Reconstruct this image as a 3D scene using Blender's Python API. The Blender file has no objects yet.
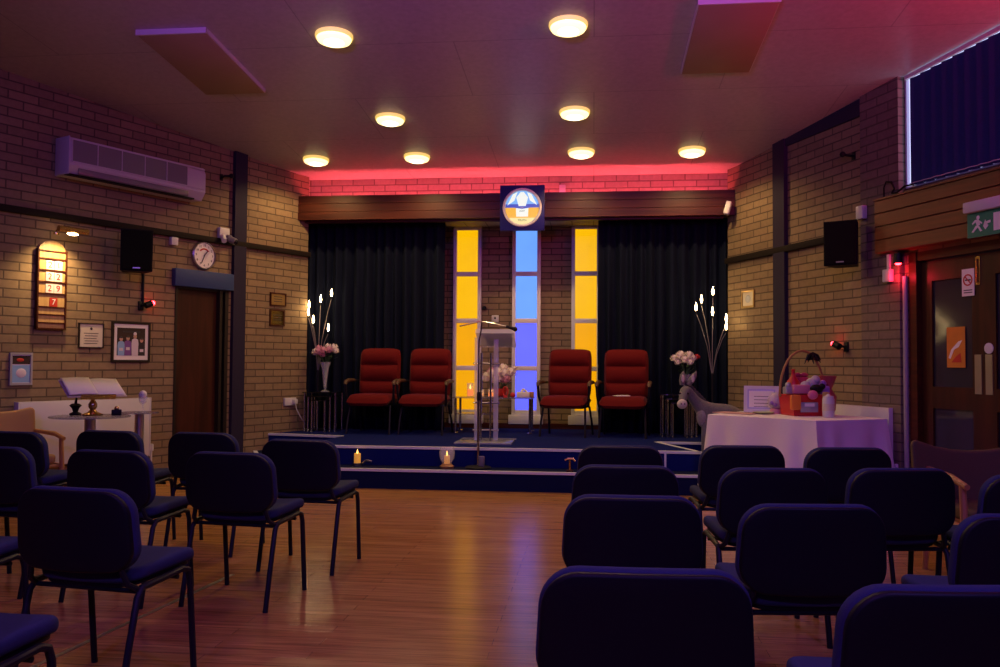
import bpy, bmesh, random
from math import *
from mathutils import Vector, Matrix
random.seed(7)
S = bpy.context.scene
COL = S.collection
PI = pi
# ------------------------------------------------------------------ materials
MATS = {}
def mat(name, col, rough=.6, metal=0., emit=None, es=0., trans=0., ior=1.45, spec=.5, alpha=1., noise=0., nscale=8., bump=0., sheen=0., coat=0.):
    m = bpy.data.materials.new(name); m.use_nodes = True
    nt = m.node_tree; b = nt.nodes['Principled BSDF']
    b.inputs['Base Color'].default_value = (*col, 1)
    b.inputs['Roughness'].default_value = rough
    b.inputs['Metallic'].default_value = metal
    b.inputs['IOR'].default_value = ior
    b.inputs['Specular IOR Level'].default_value = spec
    b.inputs['Transmission Weight'].default_value = trans
    b.inputs['Sheen Weight'].default_value = sheen
    b.inputs['Coat Weight'].default_value = coat; b.inputs['Alpha'].default_value = alpha
    if emit:
        b.inputs['Emission Color'].default_value = (*emit, 1); b.inputs['Emission Strength'].default_value = es
    if noise or bump:
        tc = nt.nodes.new('ShaderNodeTexCoord'); n = nt.nodes.new('ShaderNodeTexNoise')
        n.inputs['Scale'].default_value = nscale; n.inputs['Detail'].default_value = 5
        nt.links.new(tc.outputs['Object'], n.inputs['Vector'])
        if noise:
            mx = nt.nodes.new('ShaderNodeMix'); mx.data_type = 'RGBA'
            mx.inputs[6].default_value = (*[c*(1-noise) for c in col], 1)
            mx.inputs[7].default_value = (*[min(1, c*(1+noise)) for c in col], 1)
            nt.links.new(n.outputs['Fac'], mx.inputs[0]); nt.links.new(mx.outputs[2], b.inputs['Base Color'])
        if bump:
            bp = nt.nodes.new('ShaderNodeBump'); bp.inputs['Strength'].default_value = bump; bp.inputs['Distance'].default_value = .01
            nt.links.new(n.outputs['Fac'], bp.inputs['Height']); nt.links.new(bp.outputs[0], b.inputs['Normal'])
    MATS[name] = m
    return m

def brick_mat(name, c1, c2, mortar, axes=('X', 'Z'), bw=.295, rh=.086, ms=.008, rough=.85, off=.5, bump=.6):
    m = bpy.data.materials.new(name); m.use_nodes = True
    nt = m.node_tree; b = nt.nodes['Principled BSDF']; L = nt.links.new
    tc = nt.nodes.new('ShaderNodeTexCoord'); sp = nt.nodes.new('ShaderNodeSeparateXYZ'); cb = nt.nodes.new('ShaderNodeCombineXYZ')
    L(tc.outputs['Object'], sp.inputs[0]); L(sp.outputs[axes[0]], cb.inputs[0]); L(sp.outputs[axes[1]], cb.inputs[1])
    br = nt.nodes.new('ShaderNodeTexBrick'); L(cb.outputs[0], br.inputs['Vector'])
    br.inputs['Scale'].default_value = 1; br.inputs['Brick Width'].default_value = bw; br.inputs['Row Height'].default_value = rh
    br.inputs['Mortar Size'].default_value = ms; br.inputs['Mortar Smooth'].default_value = .3
    br.inputs['Color1'].default_value = (*c1, 1); br.inputs['Color2'].default_value = (*c2, 1); br.inputs['Mortar'].default_value = (*mortar, 1)
    br.offset = off
    n = nt.nodes.new('ShaderNodeTexNoise'); n.inputs['Scale'].default_value = 22; n.inputs['Detail'].default_value = 6
    L(cb.outputs[0], n.inputs['Vector'])
    mx = nt.nodes.new('ShaderNodeMix'); mx.data_type = 'RGBA'; mx.blend_type = 'MULTIPLY'; mx.inputs[0].default_value = .45
    L(br.outputs['Color'], mx.inputs[6]); L(n.outputs['Color'], mx.inputs[7]); 
    gm = nt.nodes.new('ShaderNodeRGBToBW'); L(n.outputs['Color'], gm.inputs[0]); L(gm.outputs[0], mx.inputs[7])
    L(mx.outputs[2], b.inputs['Base Color']); b.inputs['Roughness'].default_value = rough; b.inputs['Specular IOR Level'].default_value = .3
    inv = nt.nodes.new('ShaderNodeMath'); inv.operation = 'SUBTRACT'; inv.inputs[0].default_value = 1; L(br.outputs['Fac'], inv.inputs[1])
    ad = nt.nodes.new('ShaderNodeMath'); ad.operation = 'MULTIPLY_ADD'; L(n.outputs['Fac'], ad.inputs[0]); ad.inputs[1].default_value = .35; L(inv.outputs[0], ad.inputs[2])
    bp = nt.nodes.new('ShaderNodeBump'); bp.inputs['Strength'].default_value = bump; bp.inputs['Distance'].default_value = .008
    L(ad.outputs[0], bp.inputs['Height']); L(bp.outputs[0], b.inputs['Normal'])
    MATS[name] = m
    return m

def wood_mat(name, c1, c2, rough=.4, axis=0, scale=3., stretch=14., spec=.5, coat=0.):
    m = bpy.data.materials.new(name); m.use_nodes = True
    nt = m.node_tree; b = nt.nodes['Principled BSDF']; L = nt.links.new
    tc = nt.nodes.new('ShaderNodeTexCoord'); mp = nt.nodes.new('ShaderNodeMapping')
    sc = [scale*stretch]*3; sc[axis] = scale; mp.inputs['Scale'].default_value = sc
    L(tc.outputs['Object'], mp.inputs[0]); n = nt.nodes.new('ShaderNodeTexNoise'); n.inputs['Scale'].default_value = 1; n.inputs['Detail'].default_value = 7; n.inputs['Distortion'].default_value = .6
    L(mp.outputs[0], n.inputs['Vector']); cr = nt.nodes.new('ShaderNodeValToRGB')
    cr.color_ramp.elements[0].position = .3; cr.color_ramp.elements[0].color = (*c1, 1); cr.color_ramp.elements[1].position = .7; cr.color_ramp.elements[1].color = (*c2, 1)
    L(n.outputs['Fac'], cr.inputs[0]); L(cr.outputs[0], b.inputs['Base Color']); b.inputs['Roughness'].default_value = rough
    b.inputs['Specular IOR Level'].default_value = spec; b.inputs['Coat Weight'].default_value = coat
    MATS[name] = m
    return m

def floor_mat():
    m = bpy.data.materials.new('laminate_floor'); m.use_nodes = True
    nt = m.node_tree; b = nt.nodes['Principled BSDF']; L = nt.links.new
    tc = nt.nodes.new('ShaderNodeTexCoord')
    br = nt.nodes.new('ShaderNodeTexBrick'); L(tc.outputs['Object'], br.inputs['Vector'])
    br.inputs['Scale'].default_value = 1; br.inputs['Brick Width'].default_value = 1.25; br.inputs['Row Height'].default_value = .095
    br.inputs['Mortar Size'].default_value = .0012; br.offset = .37
    br.inputs['Color1'].default_value = (.50, .245, .078, 1); br.inputs['Color2'].default_value = (.60, .315, .108, 1); br.inputs['Mortar'].default_value = (.13, .06, .025, 1)
    mp = nt.nodes.new('ShaderNodeMapping'); mp.inputs['Scale'].default_value = (2.2, 32, 1); L(tc.outputs['Object'], mp.inputs[0])
    n = nt.nodes.new('ShaderNodeTexNoise'); n.inputs['Scale'].default_value = 1; n.inputs['Detail'].default_value = 7; n.inputs['Distortion'].default_value = .8; L(mp.outputs[0], n.inputs['Vector'])
    cr = nt.nodes.new('ShaderNodeValToRGB'); cr.color_ramp.elements[0].position = .3; cr.color_ramp.elements[0].color = (.55, .5, .46, 1); cr.color_ramp.elements[1].position = .75; cr.color_ramp.elements[1].color = (1.15, 1.1, 1.05, 1)
    L(n.outputs['Fac'], cr.inputs[0])
    mx = nt.nodes.new('ShaderNodeMix'); mx.data_type = 'RGBA'; mx.blend_type = 'MULTIPLY'; mx.inputs[0].default_value = 1
    L(br.outputs['Color'], mx.inputs[6]); L(cr.outputs[0], mx.inputs[7]); L(mx.outputs[2], b.inputs['Base Color'])
    b.inputs['Roughness'].default_value = .22; b.inputs['Specular IOR Level'].default_value = .5
    bp = nt.nodes.new('ShaderNodeBump'); bp.inputs['Strength'].default_value = .12; bp.inputs['Distance'].default_value = .004; L(n.outputs['Fac'], bp.inputs['Height']); L(bp.outputs[0], b.inputs['Normal'])
    MATS['floor'] = m
    return m

def ceil_mat():
    m = brick_mat('ceiling_board', (.60, .54, .53), (.57, .52, .51), (.38, .34, .35), axes=('X', 'Y'), bw=2.4, rh=1.2, ms=.006, rough=.38, bump=.05)
    m.node_tree.nodes['Principled BSDF'].inputs['Specular IOR Level'].default_value = .5
    return m

brick_side = brick_mat('brick_buff', (.36, .25, .145), (.27, .185, .11), (.125, .085, .058))
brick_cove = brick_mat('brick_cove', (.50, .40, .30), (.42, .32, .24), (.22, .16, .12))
brick_back = brick_mat('brick_back', (.38, .27, .18), (.29, .20, .13), (.11, .08, .06))
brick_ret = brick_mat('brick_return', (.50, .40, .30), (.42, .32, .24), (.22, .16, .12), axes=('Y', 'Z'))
floor_m = floor_mat(); ceil_m = ceil_mat()
navy_paint = mat('navy_paint', (.026, .020, .045), .75, spec=.2)
blue_paint = mat('blue_paint', (.022, .045, .16), .6)
purple_brick = brick_mat('brick_dark', (.24, .17, .14), (.19, .13, .11), (.12, .085, .07))
rail_m = mat('dark_rail', (.014, .009, .008), .8, spec=.2)
wood_dark = wood_mat('mahogany', (.036, .007, .003), (.085, .018, .006), .45, spec=.25, axis=0, scale=1.6)
wood_door = wood_mat('door_wood', (.027, .007, .004), (.064, .016, .008), .42, spec=.3, axis=2, scale=1.2, stretch=10)
wood_fascia = wood_mat('fascia_wood', (.12, .034, .012), (.21, .066, .022), .36, axis=0, scale=1.5)
wood_light = wood_mat('beech_wood', (.38, .17, .055), (.52, .26, .09), .4, axis=2)
wood_board = wood_mat('oak_board', (.48, .29, .11), (.62, .40, .17), .4, axis=2, scale=4)
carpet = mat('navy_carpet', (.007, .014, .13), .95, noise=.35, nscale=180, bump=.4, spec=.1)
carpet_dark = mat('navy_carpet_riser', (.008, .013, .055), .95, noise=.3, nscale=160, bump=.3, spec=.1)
nosing_m = mat('white_nosing', (.74, .76, .80), .45)
curtain_m = mat('navy_curtain', (.005, .008, .023), .9, bump=.15, nscale=120, spec=.15)
frame_m = mat('window_frame_white', (.78, .74, .80), .4)
def glass_mat(name, col, es, nz=.06):
    m = mat(name, (.02, .02, .02), .3, spec=.2, emit=col, es=es)
    nt = m.node_tree; b = nt.nodes['Principled BSDF']
    tc = nt.nodes.new('ShaderNodeTexCoord'); n = nt.nodes.new('ShaderNodeTexNoise'); n.inputs['Scale'].default_value = 2.2
    nt.links.new(tc.outputs['Object'], n.inputs['Vector'])
    mx = nt.nodes.new('ShaderNodeMix'); mx.data_type = 'RGBA'
    mx.inputs[6].default_value = (*[c*(1-nz*2) for c in col], 1); mx.inputs[7].default_value = (*[c*(1+nz*2) for c in col], 1)
    nt.links.new(n.outputs['Fac'], mx.inputs[0]); nt.links.new(mx.outputs[2], b.inputs['Emission Color'])
    return m
glass_y = glass_mat('amber_glass', (.98, .50, .0), 1.0)
glass_y2 = glass_mat('deep_amber_glass', (.95, .40, .0), .95)
glass_b = glass_mat('sky_blue_glass', (.13, .32, 1.0), 1.25)
glass_b2 = glass_mat('violet_blue_glass', (.11, .12, 1.0), 1.4)
fabric_blue = mat('blue_fabric', (.034, .044, .098), .85, sheen=.0, bump=.2, nscale=260, noise=.2, spec=.2)
plastic_black = mat('black_plastic', (.008, .008, .010), .5, spec=.25)
black_metal = mat('black_metal', (.010, .010, .014), .5, spec=.3)
speaker_black = mat('speaker_black', (.004, .004, .005), .6, spec=.15)
grille_black = mat('speaker_grille', (.005, .005, .006), .8, spec=.1, bump=.5, nscale=300)
white_pl = mat('white_plastic', (.62, .60, .62), .4)
white_metal = mat('white_enamel', (.60, .58, .60), .35)
grey_pl = mat('grey_plastic', (.20, .18, .20), .3)
chrome = mat('chrome', (.62, .62, .66), .18, 1.)
brass = mat('brass', (.72, .50, .18), .25, 1.)
steel = mat('brushed_steel', (.55, .52, .50), .35, 1.)
red_fabric = mat('red_fabric', (.125, .0036, .005), .85, sheen=.05, bump=.2, nscale=220, noise=.15, spec=.2)
arm_wood = mat('arm_pad', (.09, .05, .03), .45)
acrylic = mat('clear_acrylic', (.85, .86, 1.), .05, spec=.8, alpha=.36)
glass_clear = mat('clear_glass', (.85, .88, 1.), .03, spec=.9, alpha=.22)
black_glass = mat('black_glass', (.008, .008, .012), .06, spec=.7)
smoke_glass = mat('smoked_glass', (.16, .16, .26), .06, spec=.8, alpha=.55)
cloth_m = mat('white_tablecloth', (.84, .78, .80), .8, bump=.15, nscale=60, sheen=.1)
paper_m = mat('paper', (.82, .77, .76), .7)
paper_cream = mat('cream_paper', (.62, .55, .46), .7)
ink = mat('dark_ink', (.05, .04, .05), .7)
red_ink = mat('red_ink', (.50, .03, .02), .6)
orange_pap = mat('orange_poster', (.60, .21, .025), .6, noise=.2, nscale=14)
pink_m = mat('pink', (.62, .22, .32), .6)
bulb_m = mat('flame_bulb', (1, .9, .7), .3, emit=(1., .70, .32), es=30.)
diff_m = mat('lamp_diffuser', (1, .95, .7), .3, emit=(1., .80, .33), es=2.2)
diff_hot = mat('lamp_bulb_glow', (1, .95, .7), .3, emit=(1., .88, .55), es=6.)
trim_glow_m = mat('lamp_trim_glow', (.65, .55, .38), .4, emit=(1., .66, .12), es=.9)  # ring given emission to imitate the yellow glow around the lens
red_led = mat('red_led', (.8, .02, .02), .3, emit=(1., .02, .03), es=26.)
red_strip = mat('red_led_strip', (.8, .02, .05), .3, emit=(1., .085, .11), es=88.)
candle_gl = mat('candle_glow', (.9, .55, .12), .4, emit=(1., .42, .04), es=.4)
flame_m = mat('flame', (1, .8, .3), .4, emit=(1., .50, .10), es=4.)
tea_orange = mat('amber_candle_glass', (.8, .25, .03), .3, emit=(1., .22, .01), es=1.1)
green_sign = mat('exit_green', (.02, .22, .11), .5)
lilac_pl = mat('sign_housing', (.58, .55, .60), .45)
heater_m = mat('panel_warm_bounce', (.36, .25, .15), .55, noise=.12, nscale=3)  # brown base colour carries the warm light bounced off the floor
daylight = mat('daylight', (.5, .6, .8), .5, emit=(.62, .66, 1.), es=1.15)
blind_m = mat('navy_blind', (.008, .020, .13), .75, noise=.2, nscale=30)
donkey_grey = mat('donkey_plush', (.16, .15, .16), .95, bump=.8, nscale=70, noise=.4, sheen=.15)
donkey_light = mat('donkey_muzzle', (.55, .50, .50), .95, bump=.7, nscale=90, sheen=.3)
donkey_dark = mat('donkey_mane', (.075, .07, .075), .95, bump=.7, nscale=90)
leaf_m = mat('leaf_green', (.035, .085, .03), .55)
petal_w = mat('white_petal', (.88, .80, .74), .6)
petal_p = mat('pink_petal', (.70, .34, .44), .6)
petal_r = mat('red_petal', (.55, .04, .03), .6)
basket_red = mat('red_wrap', (.55, .02, .025), .35, noise=.2)
wicker = mat('wicker', (.40, .20, .06), .6)
ribbon_p = mat('purple_ribbon', (.30, .16, .55), .35)
orange_m = mat('orange_wrap', (.75, .22, .03), .4)
pale_green = mat('pale_green', (.40, .44, .22), .5)
tan_fabric = mat('tan_fabric', (.36, .20, .09), .8, bump=.2, nscale=120)
brown_fabric = mat('brown_fabric', (.12, .075, .028), .8, bump=.2, nscale=120)
navy_gloss = mat('emblem_panel', (.010, .010, .15), .4)
em = lambda n, c, s: mat(n, (.1, .1, .1), .4, emit=c, es=s)
emb_sky = em('emblem_sky', (.20, .48, .95), .95); emb_blue = em('emblem_blue', (.03, .09, .62), .8)
emb_gold = em('emblem_gold', (.95, .48, .02), .95); emb_pale = em('emblem_pale', (.95, .80, .35), .95); emb_white = em('emblem_white', (.90, .93, .85), .98)
emb_dark = mat('emblem_ink', (.05, .04, .02), .6)
photo_dark = mat('photo_dark', (.05, .035, .03), .25); photo_skin = mat('photo_skin', (.50, .30, .22), .4)
photo_blue = mat('photo_blue', (.25, .42, .70), .4); photo_purple = mat('photo_purple', (.20, .08, .32), .4)
photo_white = mat('photo_white', (.66, .58, .66), .4); photo_black = mat('photo_black', (.03, .025, .03), .4)
frame_black = mat('frame_black', (.018, .012, .010), .35); frame_gold = mat('frame_gold', (.45, .28, .10), .35, .6)
frame_silver = mat('frame_silver', (.42, .42, .48), .35, .3)
wall_grey = mat('plaster', (.30, .26, .25), .8)

# ------------------------------------------------------------------ mesh helper
class MB:
    def __init__(self): self.bm = bmesh.new(); self.mi = 0; self.M = Matrix.Identity(4)
    def _v(self, co): return self.bm.verts.new(self.M @ Vector(co))
    def _f(self, vs):
        try:
            f = self.bm.faces.new(vs); f.material_index = self.mi; f.smooth = True
            return f
        except ValueError: return None
    def box(self, a, b, bev=0):
        x0, y0, z0 = a; x1, y1, z1 = b
        v = [self._v(p) for p in ((x0,y0,z0),(x1,y0,z0),(x1,y1,z0),(x0,y1,z0),(x0,y0,z1),(x1,y0,z1),(x1,y1,z1),(x0,y1,z1))]
        fs = [self._f([v[i] for i in q]) for q in ((3,2,1,0),(4,5,6,7),(0,1,5,4),(1,2,6,5),(2,3,7,6),(3,0,4,7))]
        if bev:
            es = list({e for f in fs for e in f.edges})
            r = bmesh.ops.bevel(self.bm, geom=es, offset=bev, segments=2, affect='EDGES', profile=.5)
            for f in r['faces']: f.material_index = self.mi; f.smooth = True
        return self
    def loops(self, rings, cap=True, close=True):
        R = [[self._v(p) for p in r] for r in rings]
        for a, b in zip(R, R[1:]):
            n = len(a)
            for i in range(n if close else n-1): self._f([a[i], a[(i+1) % n], b[(i+1) % n], b[i]])
        if cap: self._f(R[0][::-1]); self._f(R[-1])
        return self
    def tube(self, pts, r, n=8, cap=True):
        pts = [Vector(p) for p in pts]; rs = r if isinstance(r, (list, tuple)) else [r]*len(pts)
        rings = []; up = None
        for i, p in enumerate(pts):
            d = (pts[min(i+1, len(pts)-1)] - pts[max(i-1, 0)]).normalized()
            if up is None:
                up = Vector((0,0,1)) if abs(d.z) < .9 else Vector((1,0,0))
            s = d.cross(up).normalized(); up = s.cross(d).normalized()
            rings.append([p + (s*cos(2*PI*k/n) + up*sin(2*PI*k/n))*rs[i] for k in range(n)])
        return self.loops(rings, cap)
    def lathe(self, prof, c=(0,0,0), n=20, cap=True):
        return self.loops([[(c[0]+r*cos(2*PI*k/n), c[1]+r*sin(2*PI*k/n), c[2]+z) for k in range(n)] for r, z in prof], cap)
    def ball(self, c, r, n=12, m=8, sc=(1,1,1)):
        return self.loops([[(c[0]+sc[0]*r*sin(t)*cos(2*PI*k/n), c[1]+sc[1]*r*sin(t)*sin(2*PI*k/n), c[2]-sc[2]*r*cos(t)) for k in range(n)] for t in [max(.02, min(PI-.02, PI*j/m)) for j in range(m+1)]])
    def prism(self, poly, lo, hi, axis='z'):
        f = {'z': lambda p, h: (p[0], p[1], h), 'y': lambda p, h: (p[0], h, p[1]), 'x': lambda p, h: (h, p[0], p[1])}[axis]
        self.loops([[f(p, lo) for p in poly], [f(p, hi) for p in poly]])
        return self
    def pad(self, w, h, T, r, fn, e=.016, n=7):
        """rounded-rectangle cushion of w x h, thickness T (rounded rims), mapped through fn(u,v,t)"""
        def outl(i):
            a, b, q = w/2-i, h/2-i, max(r-i, .004)
            o = []
            for (sx, sy, a0) in ((1,1,0),(-1,1,90),(-1,-1,180),(1,-1,270)):
                for k in range(n+1):
                    t = radians(a0+90*k/n); o.append((sx*(a-q)+q*cos(t), sy*(b-q)+q*sin(t)))
                nx = {(1,1):(-1,1),(-1,1):(-1,-1),(-1,-1):(1,-1),(1,-1):(1,1)}[(sx,sy)]
                p0 = o[-1]; p1 = {(1,1):(-(a-q), b),(-1,1):(-a,-(b-q)),(-1,-1):(a-q,-b),(1,-1):(a,b-q)}[(sx,sy)]
                for k in range(1, 6): o.append((p0[0]+(p1[0]-p0[0])*k/6, p0[1]+(p1[1]-p0[1])*k/6))
            return o
        rings = []
        e = min(e, T/2)
        for k in range(5):
            t = PI/2*k/4; rings.append((e*(1-sin(t)), -T/2+e*(1-cos(t))))
        for k in range(5):
            t = PI/2*k/4; rings.append((e*(1-cos(t)), T/2-e*(1-sin(t))))
        base = outl(e); lay = []
        for sc in (.02, .35, .7): lay.append([(u*sc, v*sc, -T/2) for u, v in base])
        for i, t in rings: lay.append([(u, v, t) for u, v in outl(i)])
        for sc in (.7, .35, .02): lay.append([(u*sc, v*sc, T/2) for u, v in base])
        return self.loops([[fn(*p) for p in l] for l in lay])
    def grid(self, nu, nv, fn, close=False):
        V = [[self._v(fn(i/nu, j/nv)) for i in range(nu+1)] for j in range(nv+1)]
        for j in range(nv):
            for i in range(nu): self._f([V[j][i], V[j][i+1], V[j+1][i+1], V[j+1][i]])
        return self
    def build(self, name, m, parent=None, ang=35):
        me = bpy.data.meshes.new(name); bmesh.ops.recalc_face_normals(self.bm, faces=self.bm.faces)
        self.bm.to_mesh(me); self.bm.free()
        for x in (m if isinstance(m, (list, tuple)) else [m]): me.materials.append(x)
        me.set_sharp_from_angle(angle=radians(ang))
        o = bpy.data.objects.new(name, me); COL.objects.link(o)
        if parent: o.parent = parent
        return o

def thing(name, label, cat, loc=(0,0,0), rz=0, group=None):
    o = bpy.data.objects.new(name, None); COL.objects.link(o); o.empty_display_size = .1
    o.location = loc; o.rotation_euler = (0,0,rz); o['label'] = label; o['category'] = cat
    if group: o['group'] = group
    return o
def tag(o, label, cat, group=None, loc=None, rz=None):
    o['label'] = label; o['category'] = cat
    if group: o['group'] = group
    if loc is not None: o.location = loc
    if rz is not None: o.rotation_euler = (0,0,rz)
    return o
def struct(o, loc=None, rz=None):
    o['kind'] = 'structure'
    if loc is not None: o.location = loc
    if rz is not None: o.rotation_euler = (0,0,rz)
    return o
def dup(root, loc, rz, label, group=None):
    r = root.copy(); COL.objects.link(r); r.location = loc; r.rotation_euler = (0,0,rz); r['label'] = label
    if group: r['group'] = group
    for ch in root.children:
        c = ch.copy(); COL.objects.link(c); c.parent = r
        for g in ch.children:
            d = g.copy(); COL.objects.link(d); d.parent = c
    return r
def text(body, size, m, parent, loc, rot=(PI/2,0,0), name='lettering', depth=.001):
    cu = bpy.data.curves.new(name, 'FONT'); cu.body = body; cu.size = size; cu.align_x = 'CENTER'; cu.align_y = 'CENTER'; cu.extrude = depth
    t = bpy.data.objects.new(name, cu); COL.objects.link(t); bpy.context.view_layer.update()
    me = bpy.data.meshes.new_from_object(t.evaluated_get(bpy.context.evaluated_depsgraph_get()))
    bpy.data.objects.remove(t); bpy.data.curves.remove(cu)
    me.materials.clear(); me.materials.append(m)
    o = bpy.data.objects.new(name, me); COL.objects.link(o); o.parent = parent; o.location = loc; o.rotation_euler = rot
    return o

# ------------------------------------------------------------------ camera
F = 860.; PSI = radians(6.2); TH = radians(2.0); RHO = .0064
f0 = Vector((-sin(PSI), cos(PSI), 0)); r0 = Vector((cos(PSI), sin(PSI), 0)); zz = Vector((0,0,1))
fw = f0*cos(TH)+zz*sin(TH); up = -f0*sin(TH)+zz*cos(TH)
Rv = r0*cos(RHO)+up*sin(RHO); Uv = up*cos(RHO)-r0*sin(RHO)
cam = bpy.data.cameras.new('camera'); cam.sensor_width = 36; cam.lens = F/1000*36; cam.clip_start = .05
co = bpy.data.objects.new('camera', cam); COL.objects.link(co)
co.matrix_world = Matrix(((Rv.x,Uv.x,-fw.x,0),(Rv.y,Uv.y,-fw.y,0),(Rv.z,Uv.z,-fw.z,1.3),(0,0,0,1)))
S.camera = co

# ------------------------------------------------------------------ wall frames: x to the right along the wall, -y into the room
class Wall:
    def __init__(s, P, ang): s.P = Vector(P); s.a = ang; s.t = Vector((cos(ang), sin(ang), 0)); s.n = Vector((sin(ang), -cos(ang), 0))
    def at(s, x, z=0, off=0): return s.P + s.t*x + s.n*off + Vector((0,0,z))
WL = Wall((-3.79, 11.1, 0), radians(90-25.7))
WR = Wall((1.69, 11.1, 0), radians(22.1-90))
YB = 12.0
def cz(Y): return 3.75+.075*(11.3-min(Y, 10.9))

# ------------------------------------------------------------------ the setting
b = MB(); b.box((-13,-4.2,-.2), (10,12.3,0)); struct(b.build('floor', floor_m))
b = MB(); b.prism([(-4.2,cz(-4.2)),(10.9,cz(10.9)),(12.3,cz(12.3)),(12.3,5.3),(-4.2,5.3)], -13, 10, 'x')
struct(b.build('ceiling', ceil_m, None, 1))
# left wall with a door opening s -2.06 .. -1.36
D0, D1, DZ = -2.07, -1.36, 2.15
b = MB(); b.box((-16.5,0,0),(D0,.2,5)); b.box((D1,0,0),(0,.2,5)); b.box((D0,0,DZ),(D1,.2,5)); struct(b.build('wall_left', brick_side), WL.P, WL.a)
b = MB(); b.box((0,0,0),(3.08,.2,5)); b.box((3.08,0,0),(3.14,.2,2.93)); b.box((5.1,0,0),(13.8,.2,2.93)); b.box((3.14,0,2.33),(5.1,.2,2.93))
b.box((6.6,0,2.93),(13.8,.2,5))
struct(b.build('wall_right', brick_side), WR.P, WR.a)
b = MB(); b.box((-13,-4.2,0),(10,-4.0,5.3)); struct(b.build('wall_rear', wall_grey))
b = MB(); b.box((-4.4,YB+.06,0),(2.3,YB+.26,4.2)); struct(b.build('wall_back', brick_back))
b = MB(); b.box((-4.2,11.3,3.23),(2.1,YB+.06,4.2)); struct(b.build('wall_cove', brick_cove))
b = MB(); b.box((-4.3,11.12,0),(-3.96,YB+.06,3.30)); b.box((-4.2,11.0,3.30),(-3.85,YB+.06,4.2)); b.box((1.73,11.08,0),(2.0,YB+.06,4.2)); struct(b.build('wall_alcove', brick_ret))
# pilasters
b = MB(); b.box((-1.287,-.05,0),(-1.10,.02,cz(10)+.2)); struct(b.build('trim_pilaster_left', navy_paint), WL.P, WL.a)
b = MB(); b.box((1.06,-.05,0),(1.28,.02,cz(9.9)+.2)); struct(b.build('trim_pilaster_right', navy_paint), WR.P, WR.a)
b = MB(); b.box((2.56,-.06,0),(3.08,.03,4.3)); struct(b.build('wall_pier_right', purple_brick), WR.P, WR.a)
b = MB(); b.box((1.28,-.03,3.77),(2.56,.02,4.3)); struct(b.build('trim_soffit_right', blue_paint if False else navy_paint), WR.P, WR.a)
# picture rails
b = MB(); b.box((-12,-.045,2.70),(0,.0,2.765),.006); struct(b.build('trim_rail_left', rail_m), WL.P+WL.n*.006, WL.a)
b = MB(); b.box((0,-.045,2.575),(2.2,.0,2.645),.006); struct(b.build('trim_rail_right', rail_m), WR.P+WR.n*.006, WR.a)
b = MB(); b.box((-12,-.02,0),(D0-.06,0,.11)); b.box((D1+.04,-.02,0),(0,0,.11)); struct(b.build('baseboard_left', wood_dark), WL.P, WL.a)
b = MB(); b.box((0,-.02,0),(3.1,0,.11)); struct(b.build('baseboard_right', wood_dark), WR.P, WR.a)
# left door
d = bpy.data.objects.new('door_1', None); COL.objects.link(d); d.location = WL.P; d.rotation_euler = (0,0,WL.a); struct(d)
b = MB(); b.box((D0+.02,.05,0),(D1-.10,.095,DZ-.02)); b.build('door_leaf', wood_door, d)
b = MB(); b.box((D0-.01,-.012,0),(D0+.02,.15,DZ)); b.box((D1-.10,-.012,0),(D1-.06,.15,DZ)); b.box((D1-.02,-.012,0),(D1+.03,.15,DZ)); b.box((D0,.0,DZ-.02),(D1,.15,DZ)); b.build('door_frame', frame_black, d)
b = MB(); b.box((D1-.06,.08,0),(D1-.02,.16,DZ-.02)); b.build('door_reveal', frame_black, d)
b = MB(); b.box((D0-.06,-.07,DZ),(D1+.06,.0,DZ+.20),.008); struct(b.build('trim_lintel_left', blue_paint), WL.P, WL.a)

# stage: two levels in navy carpet with white nosing
MID = [(-4.17,10.30),(-3.45,8.75),(1.13,8.75),(1.72,9.42),(2.26,9.62),(1.75,10.95),(-4.1,11.0)]
stage = bpy.data.objects.new('stage_platform', None); COL.objects.link(stage); struct(stage)
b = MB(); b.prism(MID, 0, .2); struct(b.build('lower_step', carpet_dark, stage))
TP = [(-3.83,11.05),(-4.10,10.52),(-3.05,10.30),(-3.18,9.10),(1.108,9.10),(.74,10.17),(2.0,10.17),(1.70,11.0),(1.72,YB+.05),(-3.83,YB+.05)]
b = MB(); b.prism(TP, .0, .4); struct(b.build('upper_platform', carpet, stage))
def strip(bb, p, q, z, w=.035, h=.022):
    p = Vector((*p, 0)); q = Vector((*q, 0)); dd = (q-p).normalized(); nn = Vector((dd.y, -dd.x, 0))*.012
    r = Vector((-dd.y, dd.x, 0))*w
    bb.loops([[(p+nn)+zz*(z-h), (q+nn)+zz*(z-h), (q+r)+zz*(z-h), (p+r)+zz*(z-h)], [(p+nn)+zz*(z+.004), (q+nn)+zz*(z+.004), (q+r)+zz*(z+.004), (p+r)+zz*(z+.004)]])
b = MB()
strip(b, (-3.18,9.10), (1.108,9.10), .4); strip(b, (-3.45,8.75), (1.13,8.75), .2)
strip(b, (-4.08,10.52), (-3.05,10.30), .4); strip(b, (.74,10.17), (2.0,10.17), .4); strip(b, (1.108,9.10), (.74,10.17), .4)
strip(b, (-4.17,10.30), (-3.45,8.75), .2); strip(b, (1.13,8.75), (1.72,9.42), .2)
b.box((.735,9.085,.2),(.755,9.10,.4))
struct(b.build('nosing', nosing_m, stage))
b = MB(); b.box((-3.83,YB-.05,.4),(1.72,YB+.05,.47)); struct(b.build('baseboard_back', wood_dark))

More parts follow.
